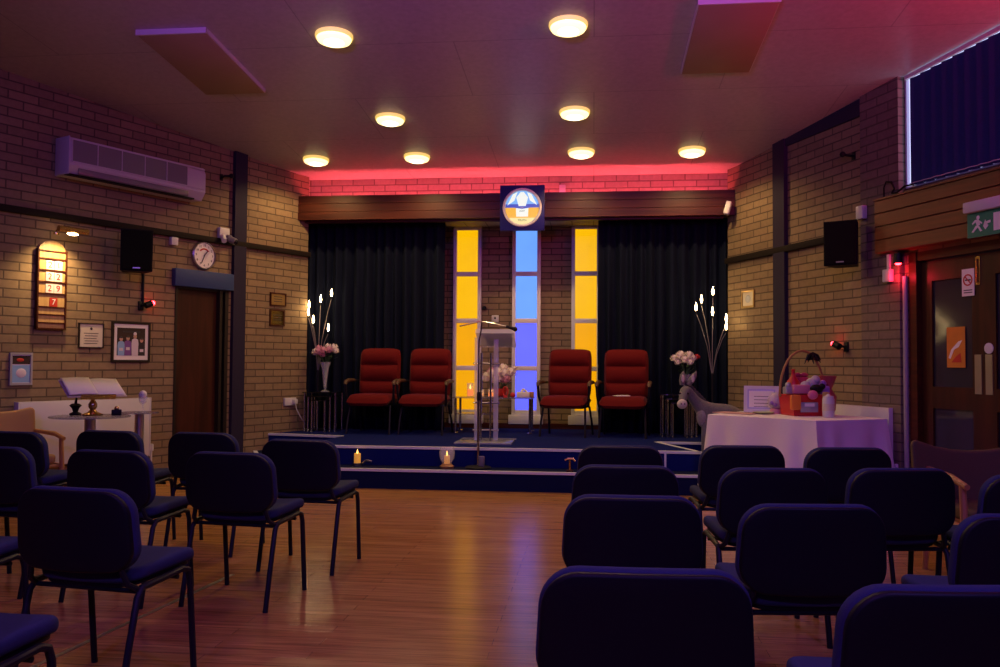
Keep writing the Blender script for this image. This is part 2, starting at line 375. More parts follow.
# pelmet over the stage
pel = thing('pelmet', 'dark reddish brown boarded wooden pelmet spanning the stage above the curtains', 'pelmet', (-1.055,10.93,3.17))
for i in range(3):
    b = MB(); b.box((-2.89,-.01+.004*i,.108*i+.002),(2.81,.05,.108*i+.106),.002); b.build('board', wood_dark, pel, 15)
b = MB(); b.box((-2.81,.05,.0),(2.74,.075,.32)); b.box((-2.76,.09,-.02),(2.68,.18,.012)); b.build('back_rail', wood_dark, pel)
led = MB(); led.box((-2.74,.165,.10),(2.68,.195,.112)); led = tag(led.build('led_strip', red_strip), 'red glowing light strip lying behind the top of the wooden pelmet', 'light strip', loc=(-1.055,11.0,3.17))
b = MB(); b.box((-3.95,10.975,3.22),(1.74,11.31,3.245)); struct(b.build('trim_light_baffle', wall_grey))  # hidden baffle added so the red strip does not leak onto the windows

# curtains
def curtain(name, x0, x1, lab, ph):
    nb = int((x1-x0)/.012)
    def fn(u, v):
        x = x0+(x1-x0)*u; z = .41+(3.20-.41)*v
        a = .035+.02*(1-v)
        y = 11.35 + a*sin(x*46+ph+.8*sin(x*7+ph)) + .02*sin(x*19+ph*2) + .012*sin(x*80+v*3)*(1-v)
        return (x+.012*sin(x*40+v*4)*(1-v), y, z)
    b = MB(); b.grid(nb, 14, fn)
    o = b.build(name, curtain_m); md = o.modifiers.new('thick', 'SOLIDIFY'); md.thickness = .004
    tag(o, lab, 'curtain')
curtain('stage_curtain', -3.94, -1.985, 'dark navy pleated curtain left of the tall coloured windows', .3)
curtain('stage_curtain', .06, 1.715, 'dark navy pleated curtain right of the tall coloured windows', 1.7)

# three tall windows
def tall_window(n, cx, mats):
    w = .40; z0, z1 = .50, 3.26
    r = bpy.data.objects.new('window_%d' % n, None); COL.objects.link(r); r.location = (cx, YB, 0); struct(r)
    b = MB(); ft = .05
    b.box((-w/2,-.02,z0),(-w/2+ft,.06,z1),.004); b.box((w/2-ft,-.02,z0),(w/2,.06,z1),.004)
    bars = [.62, 1.235, 1.90, 2.56, 3.215]
    for z in bars: b.box((-w/2+ft,-.012,z-.032),(w/2-ft,.055,z+.032),.003)
    b.build('window_frame', frame_m, r)
    for k in range(4):
        p = MB(); p.box((-w/2+ft,.02,bars[k]+.03),(w/2-ft,.028,bars[k+1]-.03)); p.build('pane', mats[k], r)
    b = MB(); b.box((-w/2-.04,-.06,z0-.04),(w/2+.04,.06,z0+.085),.006); b.build('window_sill', frame_m, r)
tall_window(1, -1.773, [glass_y2, glass_y2, glass_y, glass_y])
tall_window(2, -.935, [glass_b2, glass_b2, glass_b, glass_b])
tall_window(3, -.105, [glass_y2, glass_y2, glass_y, glass_y])

# emblem box
e = thing('emblem_sign', 'square navy sign with round lit blue and gold emblem at the middle of the pelmet', 'sign', (-.905,10.915,3.285))
b = MB(); b.box((-.285,-.06,-.29),(.285,.0,.29),.006); b.build('backing_panel', navy_gloss, e)
b = MB(); b.loops([[(r*cos(2*PI*k/40), y, r*sin(2*PI*k/40)) for k in range(40)] for r, y in ((.245,-.06),(.25,-.08),(.24,-.095),(.222,-.095),(.215,-.08),(.215,-.06))], cap=False); b.build('rim', mat('emblem_rim', (.78,.76,.74), .35), e)
b = MB(); c0 = [(.22*cos(2*PI*k/40), .22*sin(2*PI*k/40)) for k in range(40)]
def clip_disc(zlo, zhi, r=.22):
    p = []
    a0 = asin(max(-1, min(1, zlo/r))); a1 = asin(max(-1, min(1, zhi/r)))
    for k in range(13): a = a0+(a1-a0)*k/12; p.append((r*cos(a), r*sin(a)))
    for k in range(13): a = a1+(a0-a1)*k/12; p.append((-r*cos(a), r*sin(a)))
    return p
b.mi = 0; b.prism(clip_disc(.045,.219), -.066, -.062, 'y'); b.mi = 1; b.prism(clip_disc(0,.045), -.066, -.062, 'y')
b.mi = 2; b.prism(clip_disc(-.13,0), -.066, -.062, 'y'); b.mi = 3; b.prism(clip_disc(-.219,-.13), -.066, -.062, 'y')
b.mi = 4; b.prism([(-.045,.02),(.045,.02),(.075,.13),(.02,.20),(-.02,.20),(-.075,.13)], -.069, -.066, 'y')
b.prism([(-.075,-.115),(.075,-.115),(.08,.005),(.0,-.012),(-.08,.005)], -.071, -.067, 'y')
b.prism([(-.19,.03),(-.12,.17),(-.06,.20),(-.10,.09)], -.068, -.066, 'y'); b.prism([(.19,.03),(.10,.09),(.06,.20),(.12,.17)], -.068, -.066, 'y')
b.build('emblem_disc', [emb_sky, emb_blue, emb_gold, emb_pale, emb_white], e)
text('TRUTH', .034, emb_dark, e, (0,-.0725,-.163)); text('LIGHT', .026, emb_dark, e, (0,-.0725,-.045)); 
b = MB(); b.tube([(-.13,-.07,.008),(-.05,-.074,-.004),(0,-.074,-.012),(.05,-.074,-.004),(.13,-.07,.008)],.006,6); b.build('emblem_line', emb_blue, e)

a = MB(); a.box((-.04,-.05,-.055),(.04,0,.055),.008); tag(a.build('alarm_sensor', white_pl), 'small white box on the red lit brick right of the emblem sign', 'sensor', loc=(-.41,11.3,3.60))
s = thing('wall_sensor', 'small violet lit white box on brick between amber and blue windows', 'sensor', (-1.376,YB+.06,1.93)); b = MB(); b.box((-.05,-.05,-.05),(.05,0,.05),.01); b.build('housing', white_pl, s); b = MB(); b.ball((0,-.05,.01),.015,10,6); b.build('lens', plastic_black, s)
a = MB(); a.lathe([(.001,0),(.03,0),(.03,.04),(.022,.05),(.001,.05)], n=14); o = tag(a.build('wall_stud', plastic_black), 'tiny dark round knob on brick above the small white box', 'knob', loc=(-1.533,YB+.06,2.08)); o.rotation_euler = (PI/2,0,0)

# ceiling lights
LP = [(-2.19,7.0,'left'),(-.21,6.95,''),(-2.17,8.95,''),(-.2,8.9,''),(-3.43,10.29,''),(-2.15,10.26,''),(-.15,10.2,''),(1.15,10.24,'')]
LLAB = ['round yellow ceiling light nearest the camera on the left','round yellow ceiling light nearest the camera on the right, at the top edge','round yellow ceiling light, second one back in the left line','round yellow ceiling light, second one back in the right line',
 'round yellow ceiling light nearest the left wall by the stage','round yellow ceiling light above the left red armchairs','round yellow ceiling light above and right of the emblem sign','round yellow ceiling light nearest the right wall by the stage']
tilt = atan(.075)
root = None
for i, (x, y, _) in enumerate(LP):
    loc = (x, y, cz(y))
    if root is None:
        root = thing('ceiling_light', LLAB[0], 'ceiling light', loc, 0, 'round ceiling lights')
        b = MB(); b.lathe([(.158,.0),(.160,-.015),(.155,-.03),(.145,-.034),(.145,-.02)], n=36, cap=False); b.build('trim_ring', trim_glow_m, root)
        b = MB(); b.lathe([(.148,-.03),(.14,-.05),(.10,-.066),(.05,-.073),(.003,-.075)], n=36); b.build('diffuser', diff_m, root)
        b = MB(); b.lathe([(.085,-.0695),(.06,-.0735),(.02,-.0775),(.002,-.078)], n=28)
        b.build('lamp_glow', diff_hot, root)
    else: root = thing_i = dup(root, loc, 0, LLAB[i])
    root.rotation_euler = (-tilt,0,0)
    l = bpy.data.lights.new('downlight', 'SPOT'); l.energy = 42; l.color = (1., .65, .26); l.shadow_soft_size = .03; l.spot_size = radians(158); l.spot_blend = .45
    lo = bpy.data.objects.new('downlight', l); COL.objects.link(lo); lo.location = (x, y, cz(y)-.125)

# ceiling heater panels
def panel(x, y, lab):
    t = thing('heater_panel', lab, 'ceiling panel', (x, y, cz(y)), 0, 'flat ceiling panels'); t.rotation_euler = (-tilt,0,0)
    b = MB(); b.box((-.30,-.65,-.045),(.30,.65,-.005),.004); b.build('panel_face', heater_m, t)
    b = MB(); b.box((-.31,-.66,-.035),(-.30,.66,0)); b.box((.30,-.66,-.035),(.31,.66,0)); b.box((-.31,-.668,-.048),(.31,-.652,0)); b.box((-.31,.65,-.035),(.31,.66,0)); b.build('edge_trim', white_metal, t)
panel(-3.53, 7.44, 'flat ceiling panel browned by painted bounce light on the left above the air conditioner')
panel(1.10, 7.28, 'flat ceiling panel browned by painted bounce light on the right, cut by the top edge')

# ------------------------------------------------------------------ left wall things
def onwall(W, name, label, cat, s, z, off=0, group=None, yaw=0): return thing(name, label, cat, W.at(s, z, off), W.a+yaw, group)
# air conditioner (x along wall, origin at left bottom rear)
t = onwall(WL, 'air_conditioner', 'long white wall air conditioner high on the left brick wall', 'air conditioner', -3.5, 3.13)
b = MB(); b.prism([(0,0),(0,.37),(-.20,.37),(-.235,.30),(-.235,.09),(-.17,0)], 0, 1.62, 'x'); b.build('casing', white_metal, t)
b = MB(); b.box((.02,-.242,.13),(1.37,-.235,.345)); 
b.build('front_grille', grey_pl, t)
b = MB()
for k in range(6): b.box((.02+k*.27-.004,-.247,.13),(.02+k*.27+.004,-.24,.345))
for zc in (.125,.345): b.box((.02,-.247,zc-.006),(1.60,-.236,zc+.006))
b.build('grille_rib', white_metal, t)
b = MB(); b.box((.10,-.225,.012),(1.40,-.215,.075),.003); b.build('louver', grey_pl, t)
b = MB(); b.box((.0,-.2,-.004),(1.5,-.14,.012)); b.build('air_slot', plastic_black, t)
b = MB(); b.box((-.012,-.237,.0),(.004,.0,.375),.01); b.build('end_cap', white_pl, t)
# bracket near it
t = onwall(WL, 'wall_bracket', 'small black bracket on brick right of the air conditioner', 'bracket', -1.466, 3.50)
b = MB(); b.box((-.02,-.01,-.04),(.02,0,.04)); b.build('base', plastic_black, t); b = MB(); b.tube([(0,0,0),(-.0,-.06,.01),(.07,-.10,.02)],.014); b.ball((.07,-.10,.02),.03,10,6); b.build('arm', plastic_black, t)
# hymn board
t = onwall(WL, 'hymn_board', 'arched wooden hymn number board lit by a lamp on the left wall', 'hymn board', -3.53, 1.62)
w2, hh = .135, .85
prof = [(-w2,0),(w2,0),(w2,hh-.09)] + [(w2*cos(a), hh-.09+.10*sin(a)) for a in [PI*k/12 for k in range(1,12)]] + [(-w2,hh-.09)]
b = MB(); b.prism(prof, -.03, 0, 'y'); b.build('board', wood_board, t)
b = MB(); b.box((-w2-.014,-.045,-.01),(-w2,0,hh-.08)); b.box((w2,-.045,-.01),(w2+.014,0,hh-.08)); b.box((-w2-.014,-.045,-.014),(w2+.014,0,0)); b.build('board_frame', wood_dark, t)
rows = [(.60,'21'),(.485,'22'),(.37,'29'),(.235,'7')]
b = MB()
for z in (.755,.68,.565,.45,.335,.205,.13,.05): b.box((-w2,-.042,z-.006),(w2,-.03,z+.006))
b.build('slat_rail', wood_dark, t)
for z, s_ in rows:
    for k, ch in enumerate(s_):
        xx = (k-.5*(len(s_)-1))*.085 + .02
        c = MB(); c.box((xx-.04,-.036,z-.022 if False else z-.025),(xx+.04,-.031,z+.062)); c = c.build('number_card', paper_m if ch != '7' else red_ink, t)
        text(ch, .085, red_ink if ch != '7' else paper_m, c, (xx,-.0375,z+.018))
# picture light
t = onwall(WL, 'picture_light', 'brass picture lamp glowing above the arched hymn board', 'wall lamp', -3.48, 2.56)
b = MB(); b.lathe([(.03,-.01),(.03,.01)], n=14); b.tube([(0,0,.03),(0,-.10,.06),(0,-.22,.05),(0,-.27,.01)],.008); b.build('arm', brass, t)
b = MB(); b.tube([(-.15,-.29,.01),(.15,-.29,.01)],[.03,.03],10); b.build('shade', brass, t)
b = MB(); b.ball((.0,-.28,-.026),.024,10,6,(2.5,1,.6)); b.build('bulb', bulb_m, t)
l = bpy.data.lights.new('hymn_lamp','SPOT'); l.energy = 48; l.color = (1,.66,.28); l.spot_size = radians(120); l.spot_blend = 1.; l.shadow_soft_size = .02
lo = bpy.data.objects.new('hymn_lamp', l); COL.objects.link(lo); p = WL.at(-3.5,2.50,.26); lo.location = p; q = WL.at(-3.53,1.9,.0)
lo.rotation_euler = (q-Vector(p)).to_track_quat('-Z','Y').to_euler()

def speaker(W, s, z, off, yaw, label, left):
    t = thing('loudspeaker', label, 'loudspeaker', W.at(s, z, off), W.a+yaw, 'black wall loudspeakers')
    w, h, dp = .31, .43, .24
    b = MB(); b.prism([(-w/2,-dp/2),(w/2,-dp/2),(w/2*.7,dp/2),(-w/2*.7,dp/2)], -h/2, h/2, 'z'); b.build('cabinet', speaker_black, t)
    b = MB(); b.pad(w-.02, h-.02, .02, .02, lambda u, v, q: (u, -dp/2-.006+q, v), .006); b.build('grille', grille_black, t)
    b = MB(); b.box((-.035,-dp/2-.02,-.19),(.035,-dp/2-.015,-.178)); b.build('badge', steel, t)
    g = MB(); g.box((-.04,dp/2,-.10),(.04,dp/2+.02,.10)); g.tube([(0,dp/2,0),(0,dp/2+.10,0)],.02); g.build('bracket', black_metal, t)
    return t
speaker(WL, -2.78, 2.445, .27, radians(-30), 'black loudspeaker on the left brick wall above the framed photograph', 1)
speaker(WR, 2.55, 2.48, .25, radians(38), 'black loudspeaker on the right brick wall beside the wood fascia', 0)
b = MB(); b.tube([(0,0,0),(0,0,.36)],.014,8); tag(b.build('cable_conduit', plastic_black), 'black cable dropping from the left loudspeaker to the red lamp', 'cable', loc=WL.at(-2.50,1.93,.015))
def red_lamp(W, s, z, lab, sx):
    t = onwall(W, 'red_wall_lamp', lab, 'wall lamp', s, z, 0, 'small red wall lamps')
    b = MB(); b.box((-.03,-.02,-.05),(.03,0,.05),.005); b.tube([(0,-.02,0),(.02*sx,-.08,.01)],.012); b.build('mount', plastic_black, t)
    b = MB(); b.tube([(.0,-.09,.0),(.07*sx,-.10,.03)],.034,12); b.build('head', plastic_black, t)
    b = MB(); b.ball((.078*sx,-.105,.032),.024,12,8); b.build('red_bulb', red_led, t)
red_lamp(WL, -2.52, 1.90, 'small glowing red lamp on the left wall above the framed photo', 1)
red_lamp(WR, 2.27, 1.49, 'small glowing red lamp on the right wall below the loudspeaker', -1)
# frames
def frame(W, name, lab, cat, s, z, w, h, fm, fwid=.018, inner=paper_m, mat_w=0, matm=None):
    t = onwall(W, name, lab, cat, s, z)
    b = MB()
    b.box((-w/2,-.022,-h/2),(-w/2+fwid,0,h/2)); b.box((w/2-fwid,-.022,-h/2),(w/2,0,h/2)); b.box((-w/2+fwid,-.022,-h/2),(w/2-fwid,0,-h/2+fwid)); b.box((-w/2+fwid,-.022,h/2-fwid),(w/2-fwid,0,h/2)); b.build('frame', fm, t)
    b = MB(); b.box((-w/2+fwid,-.012,-h/2+fwid),(w/2-fwid,-.004,h/2-fwid)); b.build('mount_board' if mat_w else 'print', matm if mat_w else inner, t)
    return t
t = frame(WL, 'framed_certificate', 'small framed cream certificate left of the framed group photo', 'frame', -3.09, 1.56, .275, .255, frame_black, .010, paper_cream)
b = MB(); b.ball((0,-.013,.07),.014,10,6,(1,.2,1)); 
for k in range(5): b.box((-.08+.01*(k % 2),-.0135,.02-.026*k),(.08-.01*(k % 3),-.0122,.026-.026*k))
b.build('print_lines', ink, t)
t = frame(WL, 'framed_photograph', 'large black framed group photograph with white mount on the left wall', 'frame', -2.63, 1.505, .46, .43, frame_black, .024, mat_w=1, matm=paper_m)
b = MB(); b.mi = 0; b.box((-.168,-.0145,-.145),(.168,-.0125,.15))
b.mi = 1
PP = [(-.120,.030,2),(-.040,.038,3),(.045,.060,4),(.125,.020,5)]
for x, hz, m_ in PP: b.ball((x,-.0155,hz),.021,10,8,(1,.12,1.2))
for x, hz, m_ in PP:
    b.mi = m_; tp = hz-.022
    b.prism([(x-.038,-.145),(x+.038,-.145),(x+.042,tp-.05),(x+.036,tp-.012),(x+.012,tp),(x-.012,tp),(x-.036,tp-.012),(x-.042,tp-.05)], -.0158, -.0145, 'y')
b.mi = 4
for x, hz, m_ in PP: b.box((x-.022,-.0168,hz-.125),(x+.022,-.016,hz-.095))
b.mi = 5
for x, hz, m_ in PP:
    if m_ != 4: b.ball((x,-.0158,hz+.014),.020,10,6,(1,.12,.7))
b.mi = 4; b.ball((.045,-.0158,.088),.020,8,6,(1,.12,1)); b.mi = 5; b.box((-.10,-.0148,.10),(.11,-.0145,.12))
b.build('photo_print', [photo_dark, photo_skin, photo_blue, photo_purple, photo_white, photo_black], t)
t = frame(WL, 'notice_frame', 'pale framed notice with blue picture at the left edge of the photo', 'frame', -3.80, 1.22, .215, .31, frame_silver, .02, paper_m)
b = MB(); b.mi = 0; b.box((-.085,-.0145,.045),(.085,-.0125,.125)); b.mi = 1; b.box((-.085,-.0145,-.13),(.085,-.0125,.035)); b.mi = 2; b.ball((-.01,-.0148,.085),.03,10,6,(1.2,.1,.6)); b.mi = 3; b.ball((.0,-.0148,-.04),.05,10,6,(1,.08,.9)); b.build('print_picture', [photo_dark, photo_blue, red_ink, photo_white], t)
# clock
t = onwall(WL, 'wall_clock', 'round white wall clock above the brown door on the left', 'clock', -1.71, 2.535, .0)
N = 36
circ = lambda r, y: [(r*cos(2*PI*k/N), y, r*sin(2*PI*k/N)) for k in range(N)]
b = MB(); b.loops([circ(.165,0), circ(.165,-.03), circ(.152,-.045), circ(.143,-.03)], cap=False); b.build('rim', steel, t)
b = MB(); b.loops([circ(.148,-.005), circ(.148,-.028)]); b.build('face', paper_m, t)
for k in range(1, 13):
    a_ = PI/2-2*PI*k/12; text(str(k), .036, ink, t, (.115*cos(a_),-.031,.115*sin(a_)), name='numeral')
b = MB(); b.M = Matrix.Rotation(radians(40),4,'Y'); b.box((-.005,-.034,-.015),(.005,-.031,.07)); b.build('hour_hand', ink, t)
b = MB(); b.M = Matrix.Rotation(radians(-155),4,'Y'); b.box((-.004,-.037,-.02),(.004,-.034,.105)); b.build('minute_hand', ink, t)
b = MB(); b.mi = 0; b.prism([(.085*cos(a_), .085*sin(a_)) for a_ in [radians(40+10*k) for k in range(11)]]+[(.068*cos(a_), .068*sin(a_)) for a_ in [radians(140-10*k) for k in range(11)]], -.0305, -.028, 'y'); b.build('red_arc', red_ink, t)
# small white sensors
b = MB(); b.box((-.045,-.05,-.045),(.045,0,.045),.008); tag(b.build('wall_sensor', white_pl), 'small white square sensor on the left wall between loudspeaker and clock', 'sensor', loc=WL.at(-2.13,2.65,0), rz=WL.a)
t = onwall(WL, 'security_camera', 'white security camera on the left wall beside the dark pilaster', 'camera', -1.42, 2.82)
b = MB(); b.box((-.09,-.05,-.07),(.06,0,.075),.008); b.build('junction_box', white_pl, t)
b = MB(); b.tube([(.02,-.04,-.02),(.04,-.10,-.03)],.02); b.tube([(.03,-.07,-.05),(.06,-.15,-.09)],[.040,.040],12); b.build('housing', grey_pl, t)
b = MB(); b.ball((.061,-.152,-.092),.033,12,8,(1,.6,1)); b.build('lens', black_glass, t)
b = MB(); b.tube([(-.05,-.05,-.03),(-.08,-.10,-.06),(-.10,-.14,-.10)],.03,10); b.build('lamp_head', white_pl, t)
# two plaques
for s_, z_, w_, h_, lab, dark in ((-.535,2.10,.27,.17,'dark framed brass plaque on brick left of stage, the upper of two',1),(-.545,1.865,.25,.21,'shiny framed brass plaque on brick left of stage, the lower of two',0)):
    t = frame(WL, 'wall_plaque', lab, 'plaque', s_, z_, w_, h_, wood_dark, .016, frame_gold if dark else brass)
    b = MB()
    for k in range(3): b.box((-.07,-.0135,.03-.03*k),(.07,-.0122,.038-.03*k))
    b.build('engraved_lines', ink, t)
t = onwall(WL, 'power_socket', 'white double power socket on brick beside the stage left edge', 'socket', -.31, .79)
b = MB(); b.box((-.10,-.035,-.05),(.10,0,.05),.006); b.build('faceplate', white_pl, t)
b = MB(); b.box((.02,-.085,-.03),(.08,-.034,.03),.008); b.tube([(.05,-.07,-.03),(.06,-.08,-.10),(.12,-.09,-.20),(.2,-.10,-.30)],.006,6); b.build('plug', white_pl, t)
# radiators
def radiator(W, s0, s1, z0, z1, lab):
    t = onwall(W, 'radiator', lab, 'radiator', s0, z0, 0, 'white panel radiators'); L_ = s1-s0; h = z1-z0
    b = MB(); b.box((0,-.10,0),(L_,-.03,h),.012); b.build('panel', white_metal, t)
    b = MB(); b.box((.012,-.096,h-.002),(L_-.012,-.035,h+.006)); 
    b.build('top_grille', white_pl, t)
    b = MB(); b.box((-.008,-.105,-.005),(.006,-.025,h+.008),.003); b.box((L_-.006,-.105,-.005),(L_+.008,-.025,h+.008),.003); b.build('side_panel', white_metal, t)
    b = MB(); b.tube([(L_+.05,-.06,-.20),(L_+.05,-.06,.05)],.011); b.lathe([(.022,.05),(.025,.07),(.022,.12),(.005,.125)], (L_+.05,-.06,0), 12); b.build('valve', white_pl, t)
    b = MB(); b.box((.2,-.03,.05),(.24,0,h-.05)); b.box((L_-.24,-.03,.05),(L_-.2,0,h-.05)); b.build('wall_bracket', white_metal, t)
radiator(WL, -3.86, -2.44, .28, .90, 'white panel radiator under the framed pictures on the left wall')
radiator(WR, 2.04, 2.97, .28, .905, 'white panel radiator behind the white clothed table on the right')

# ------------------------------------------------------------------ right wall things
fx = thing('wood_fascia', 'orange brown boarded wood fascia above the right double doors', 'fascia', WR.at(2.84, 2.355, 0), WR.a)
for i in range(4):
    b = MB(); b.box((0,-.13,.125*i+.003),(3.2,.0,.125*i+.122),.006); b.build('board', wood_fascia, fx, 15)
b = MB(); b.box((.0,-.145,.498),(3.2,.0,.515)); b.build('ledge', wood_fascia, fx)
# high window with vertical blinds
wn = bpy.data.objects.new('window_4', None); COL.objects.link(wn); wn.location = WR.P; wn.rotation_euler = (0,0,WR.a); struct(wn)
czs = lambda q: 3.765+.0695*q
b = MB(); b.prism([(3.06,2.93),(6.6,2.93),(6.6,czs(6.6)+.1),(3.06,czs(3.06)+.1)], .05, .07, 'y'); b.build('pane', daylight, wn)
b = MB(); b.box((3.08,.02,2.93),(3.10,.05,3.95)); b.box((3.08,.02,2.93),(6.6,.05,2.95)); b.build('window_frame', frame_m, wn)
t = thing('vertical_blind', 'dark navy vertical blind over the high window on the right', 'blind', WR.at(3.19, 2.93, 0), WR.a)
b = MB()
for k in range(27):
    x = k*.125; a_ = radians(-10); h0 = czs(3.19+x)-2.93-.058; h1 = czs(3.19+x+.13)-2.93-.058
    x1, y1 = x+.134*cos(a_), -.134*sin(a_)-.02
    b.loops([[(x,-.02,.012),(x1,y1,.012),(x1,y1+.002,.012),(x,-.018,.012)],[(x,-.02,h0),(x1,y1,h1),(x1,y1+.002,h1),(x,-.018,h0)]])
b.build('slats', blind_m, t)
b = MB(); b.loops([[(-.06,-.03,czs(3.13)-2.93-.05),(-.06,.0,czs(3.13)-2.93-.05),(-.06,.0,czs(3.13)-2.93-.015),(-.06,-.03,czs(3.13)-2.93-.015)],[(3.4,-.03,czs(6.59)-2.93-.05),(3.4,.0,czs(6.59)-2.93-.05),(3.4,.0,czs(6.59)-2.93-.015),(3.4,-.03,czs(6.59)-2.93-.015)]]); b.build('headrail', white_metal, t)
b = MB(); b.tube([(k*.0625, -.03-.012*(k % 2), .03) for k in range(54)], .004, 6); b.build('bead_chain', white_pl, t)
# double doors
dr = bpy.data.objects.new('door_2', None); COL.objects.link(dr); dr.location = WR.P; dr.rotation_euler = (0,0,WR.a); struct(dr)
b = MB(); b.box((3.14,-.01,0),(3.23,.16,2.33)); b.box((3.23,0,2.25),(5.1,.16,2.33)); b.box((5.0,-.01,0),(5.1,.16,2.25)); b.build('door_frame', wood_dark, dr)
def leaf(x0, x1, name):
    b = MB(); y0, y1 = .05, .095; st = .12
    b.box((x0,y0,.01),(x0+st,y1,2.24)); b.box((x1-st,y0,.01),(x1,y1,2.24)); b.box((x0+st,y0,.01),(x1-st,y1,.34)); b.box((x0+st,y0,.93),(x1-st,y1,1.12)); b.box((x0+st,y0,2.06),(x1-st,y1,2.24))
    o = b.build('door_leaf', wood_door, dr)
    b = MB(); b.box((x0+st,.068,.34),(x1-st,.076,.93)); b.box((x0+st,.068,1.12),(x1-st,.076,2.06)); b.build('door_glass', smoke_black, o)
    b = MB(); xp = x1-.06 if name == 'l' else x0+.05
    b.box((xp-.035,.044,1.07),(xp+.035,.05,1.40)); b.build('push_plate', steel, o)
    return o
smoke_black = mat('dark_door_glass', (.03, .028, .04), .08, spec=.6)
lf = leaf(3.23, 3.915, 'l'); rf = leaf(3.915, 4.60, 'r')
b = MB(); b.box((3.845,.040,1.98),(3.89,.05,2.22)); b.tube([(3.867,.035,2.0),(3.867,.035,2.2)],.008); b.build('door_bolt', brass, lf)
b = MB(); b.loops([[(3.965+r*cos(2*PI*k/20), y, 1.45+r*sin(2*PI*k/20)) for k in range(20)] for r, y in ((.045,.05),(.045,.044),(.03,.042))]); b.build('round_sign', white_pl, rf)
b = MB(); b.box((4.60,.05,.01),(4.99,.095,2.24)); b.build('side_panel', wood_door, dr)
P_ = onwall(WR, 'door_poster', 'small orange printed poster on the glass of the right doors', 'poster', 3.61, 1.465, -.060)
b = MB(); b.box((-.10,-.004,-.175),(.10,0,.175)); b.build('sheet', orange_pap, P_)
b = MB(); b.mi = 0; b.prism([(-.06,-.10),(-.02,-.02),(.03,.0),(.07,.06),(.03,.05),(-.05,-.02),(-.08,-.09)], -.006, -.004, 'y'); b.mi = 1; b.prism([(-.05,-.13),(.06,-.13),(.05,-.05),(.0,-.08)], -.006, -.004, 'y'); b.build('print_shapes', [paper_m, red_ink], P_)
P_ = onwall(WR, 'no_smoking_notice', 'white no smoking notice at the top of the door glass', 'notice', 3.765, 2.01, -.044)
b = MB(); b.box((-.065,-.004,-.115),(.065,0,.115)); b.build('sheet', paper_m, P_)
b = MB(); ring = lambda r, y: [(r*cos(2*PI*k/24), y, .02+r*sin(2*PI*k/24)) for k in range(24)]
b.loops([ring(.05,-.004), ring(.05,-.007), ring(.038,-.007), ring(.038,-.004)], cap=False)
b.M = Matrix.Translation((0,0,.02)) @ Matrix.Rotation(radians(45),4,'Y'); b.box((-.04,-.0072,-.005),(.04,-.005,.005)); b.build('ring_symbol', red_ink, P_)
b = MB(); b.box((-.03,-.006,.014),(.03,-.0045,.026)); 
for k in range(2): b.box((-.045,-.006,-.07-.02*k),(.045,-.0045,-.062-.02*k))
b.build('cigarette_symbol', ink, P_)
# exit sign
t = onwall(WR, 'exit_sign', 'green running man exit sign with white housing on the wood fascia', 'sign', 4.19, 2.335, .15)
b = MB(); b.box((-.19,-.09,.20),(.19,0,.29),.012); b.build('housing', lilac_pl, t)
b = MB(); b.box((-.18,-.05,0),(.18,-.042,.20)); b.build('sign_plate', green_sign, t)
b = MB(); y0, y1 = -.053, -.05
b.prism([(.08,.03),(.15,.03),(.15,.17),(.08,.17)], y0, y1, 'y')
b.prism([(-.01,.09),(.05,.10),(.05,.12),(-.01,.11)], y0, y1, 'y'); b.prism([(.0,.05),(.03,.08),(.012,.10),(.0,.13),(-.012,.10),(-.02,.08)], y0, y1, 'y')
b.ball((-.07,-.052,.155),.017,10,6,(1,.1,1))
b.prism([(-.10,.14),(-.065,.14),(-.05,.095),(-.08,.085)], y0, y1, 'y'); b.prism([(-.08,.09),(-.06,.085),(-.03,.045),(-.05,.04)], y0, y1, 'y'); b.prism([(-.09,.095),(-.07,.08),(-.12,.04),(-.135,.045)], y0, y1, 'y'); b.prism([(-.10,.14),(-.13,.115),(-.125,.105),(-.09,.125)], y0, y1, 'y'); b.prism([(-.07,.14),(-.03,.11),(-.035,.10),(-.075,.125)], y0, y1, 'y')
b.build('pictogram', paper_m, t)
# sensors and pictures
b = MB(); b.box((-.05,-.06,-.065),(.05,0,.065),.01); tag(b.build('wall_sensor', white_pl), 'pink lit white box on the right wall just above the loudspeaker', 'sensor', loc=WR.at(2.61,2.79,.06), rz=WR.a)
t = onwall(WR, 'motion_sensor', 'small white motion sensor under the left end of the wood fascia', 'sensor', 2.96, 2.14, .06)
b = MB(); b.box((-.05,-.05,-.06),(.05,0,.06),.01); b.build('housing', white_pl, t); b = MB(); b.box((-.015,-.025,.06),(.015,0,.20)); b.build('cable_cover', white_pl, t)
t = frame(WR, 'framed_picture', 'small gilt framed picture on brick right of the stage', 'frame', .48, 2.10, .27, .205, frame_gold, .02, paper_cream)
b = MB(); b.ball((0,-.013,0),.06,12,8,(1,.08,.8)); b.build('print_picture', frame_silver, t)
t = thing('corner_speaker', 'small white tilted device at the right end of the pelmet', 'sensor', (1.655,10.85,3.24), radians(-20))
b = MB(); b.M = Matrix.Rotation(radians(12),4,'Y') @ Matrix.Rotation(radians(-12),4,'X'); b.box((-.035,-.05,-.085),(.035,.02,.085),.015); b.build('housing', white_pl, t); b = MB(); b.tube([(0,.02,.03),(0,.07,.05)],.014); b.build('mount', white_pl, t)
t = onwall(WR, 'wall_bracket', 'small black bracket high on the right brick wall', 'bracket', 2.40, 3.40)
b = MB(); b.box((-.02,-.01,-.04),(.02,0,.04)); b.build('base', plastic_black, t); b = MB(); b.tube([(0,0,0),(0,-.06,.0),(-.05,-.10,.02)],.014); b.ball((-.05,-.10,.02),.03,10,6); b.build('arm', plastic_black, t)
t = thing('cable_loop', 'dark cable loop on top of the left end of the wood fascia', 'cable', WR.at(2.95,2.88,.06), WR.a)
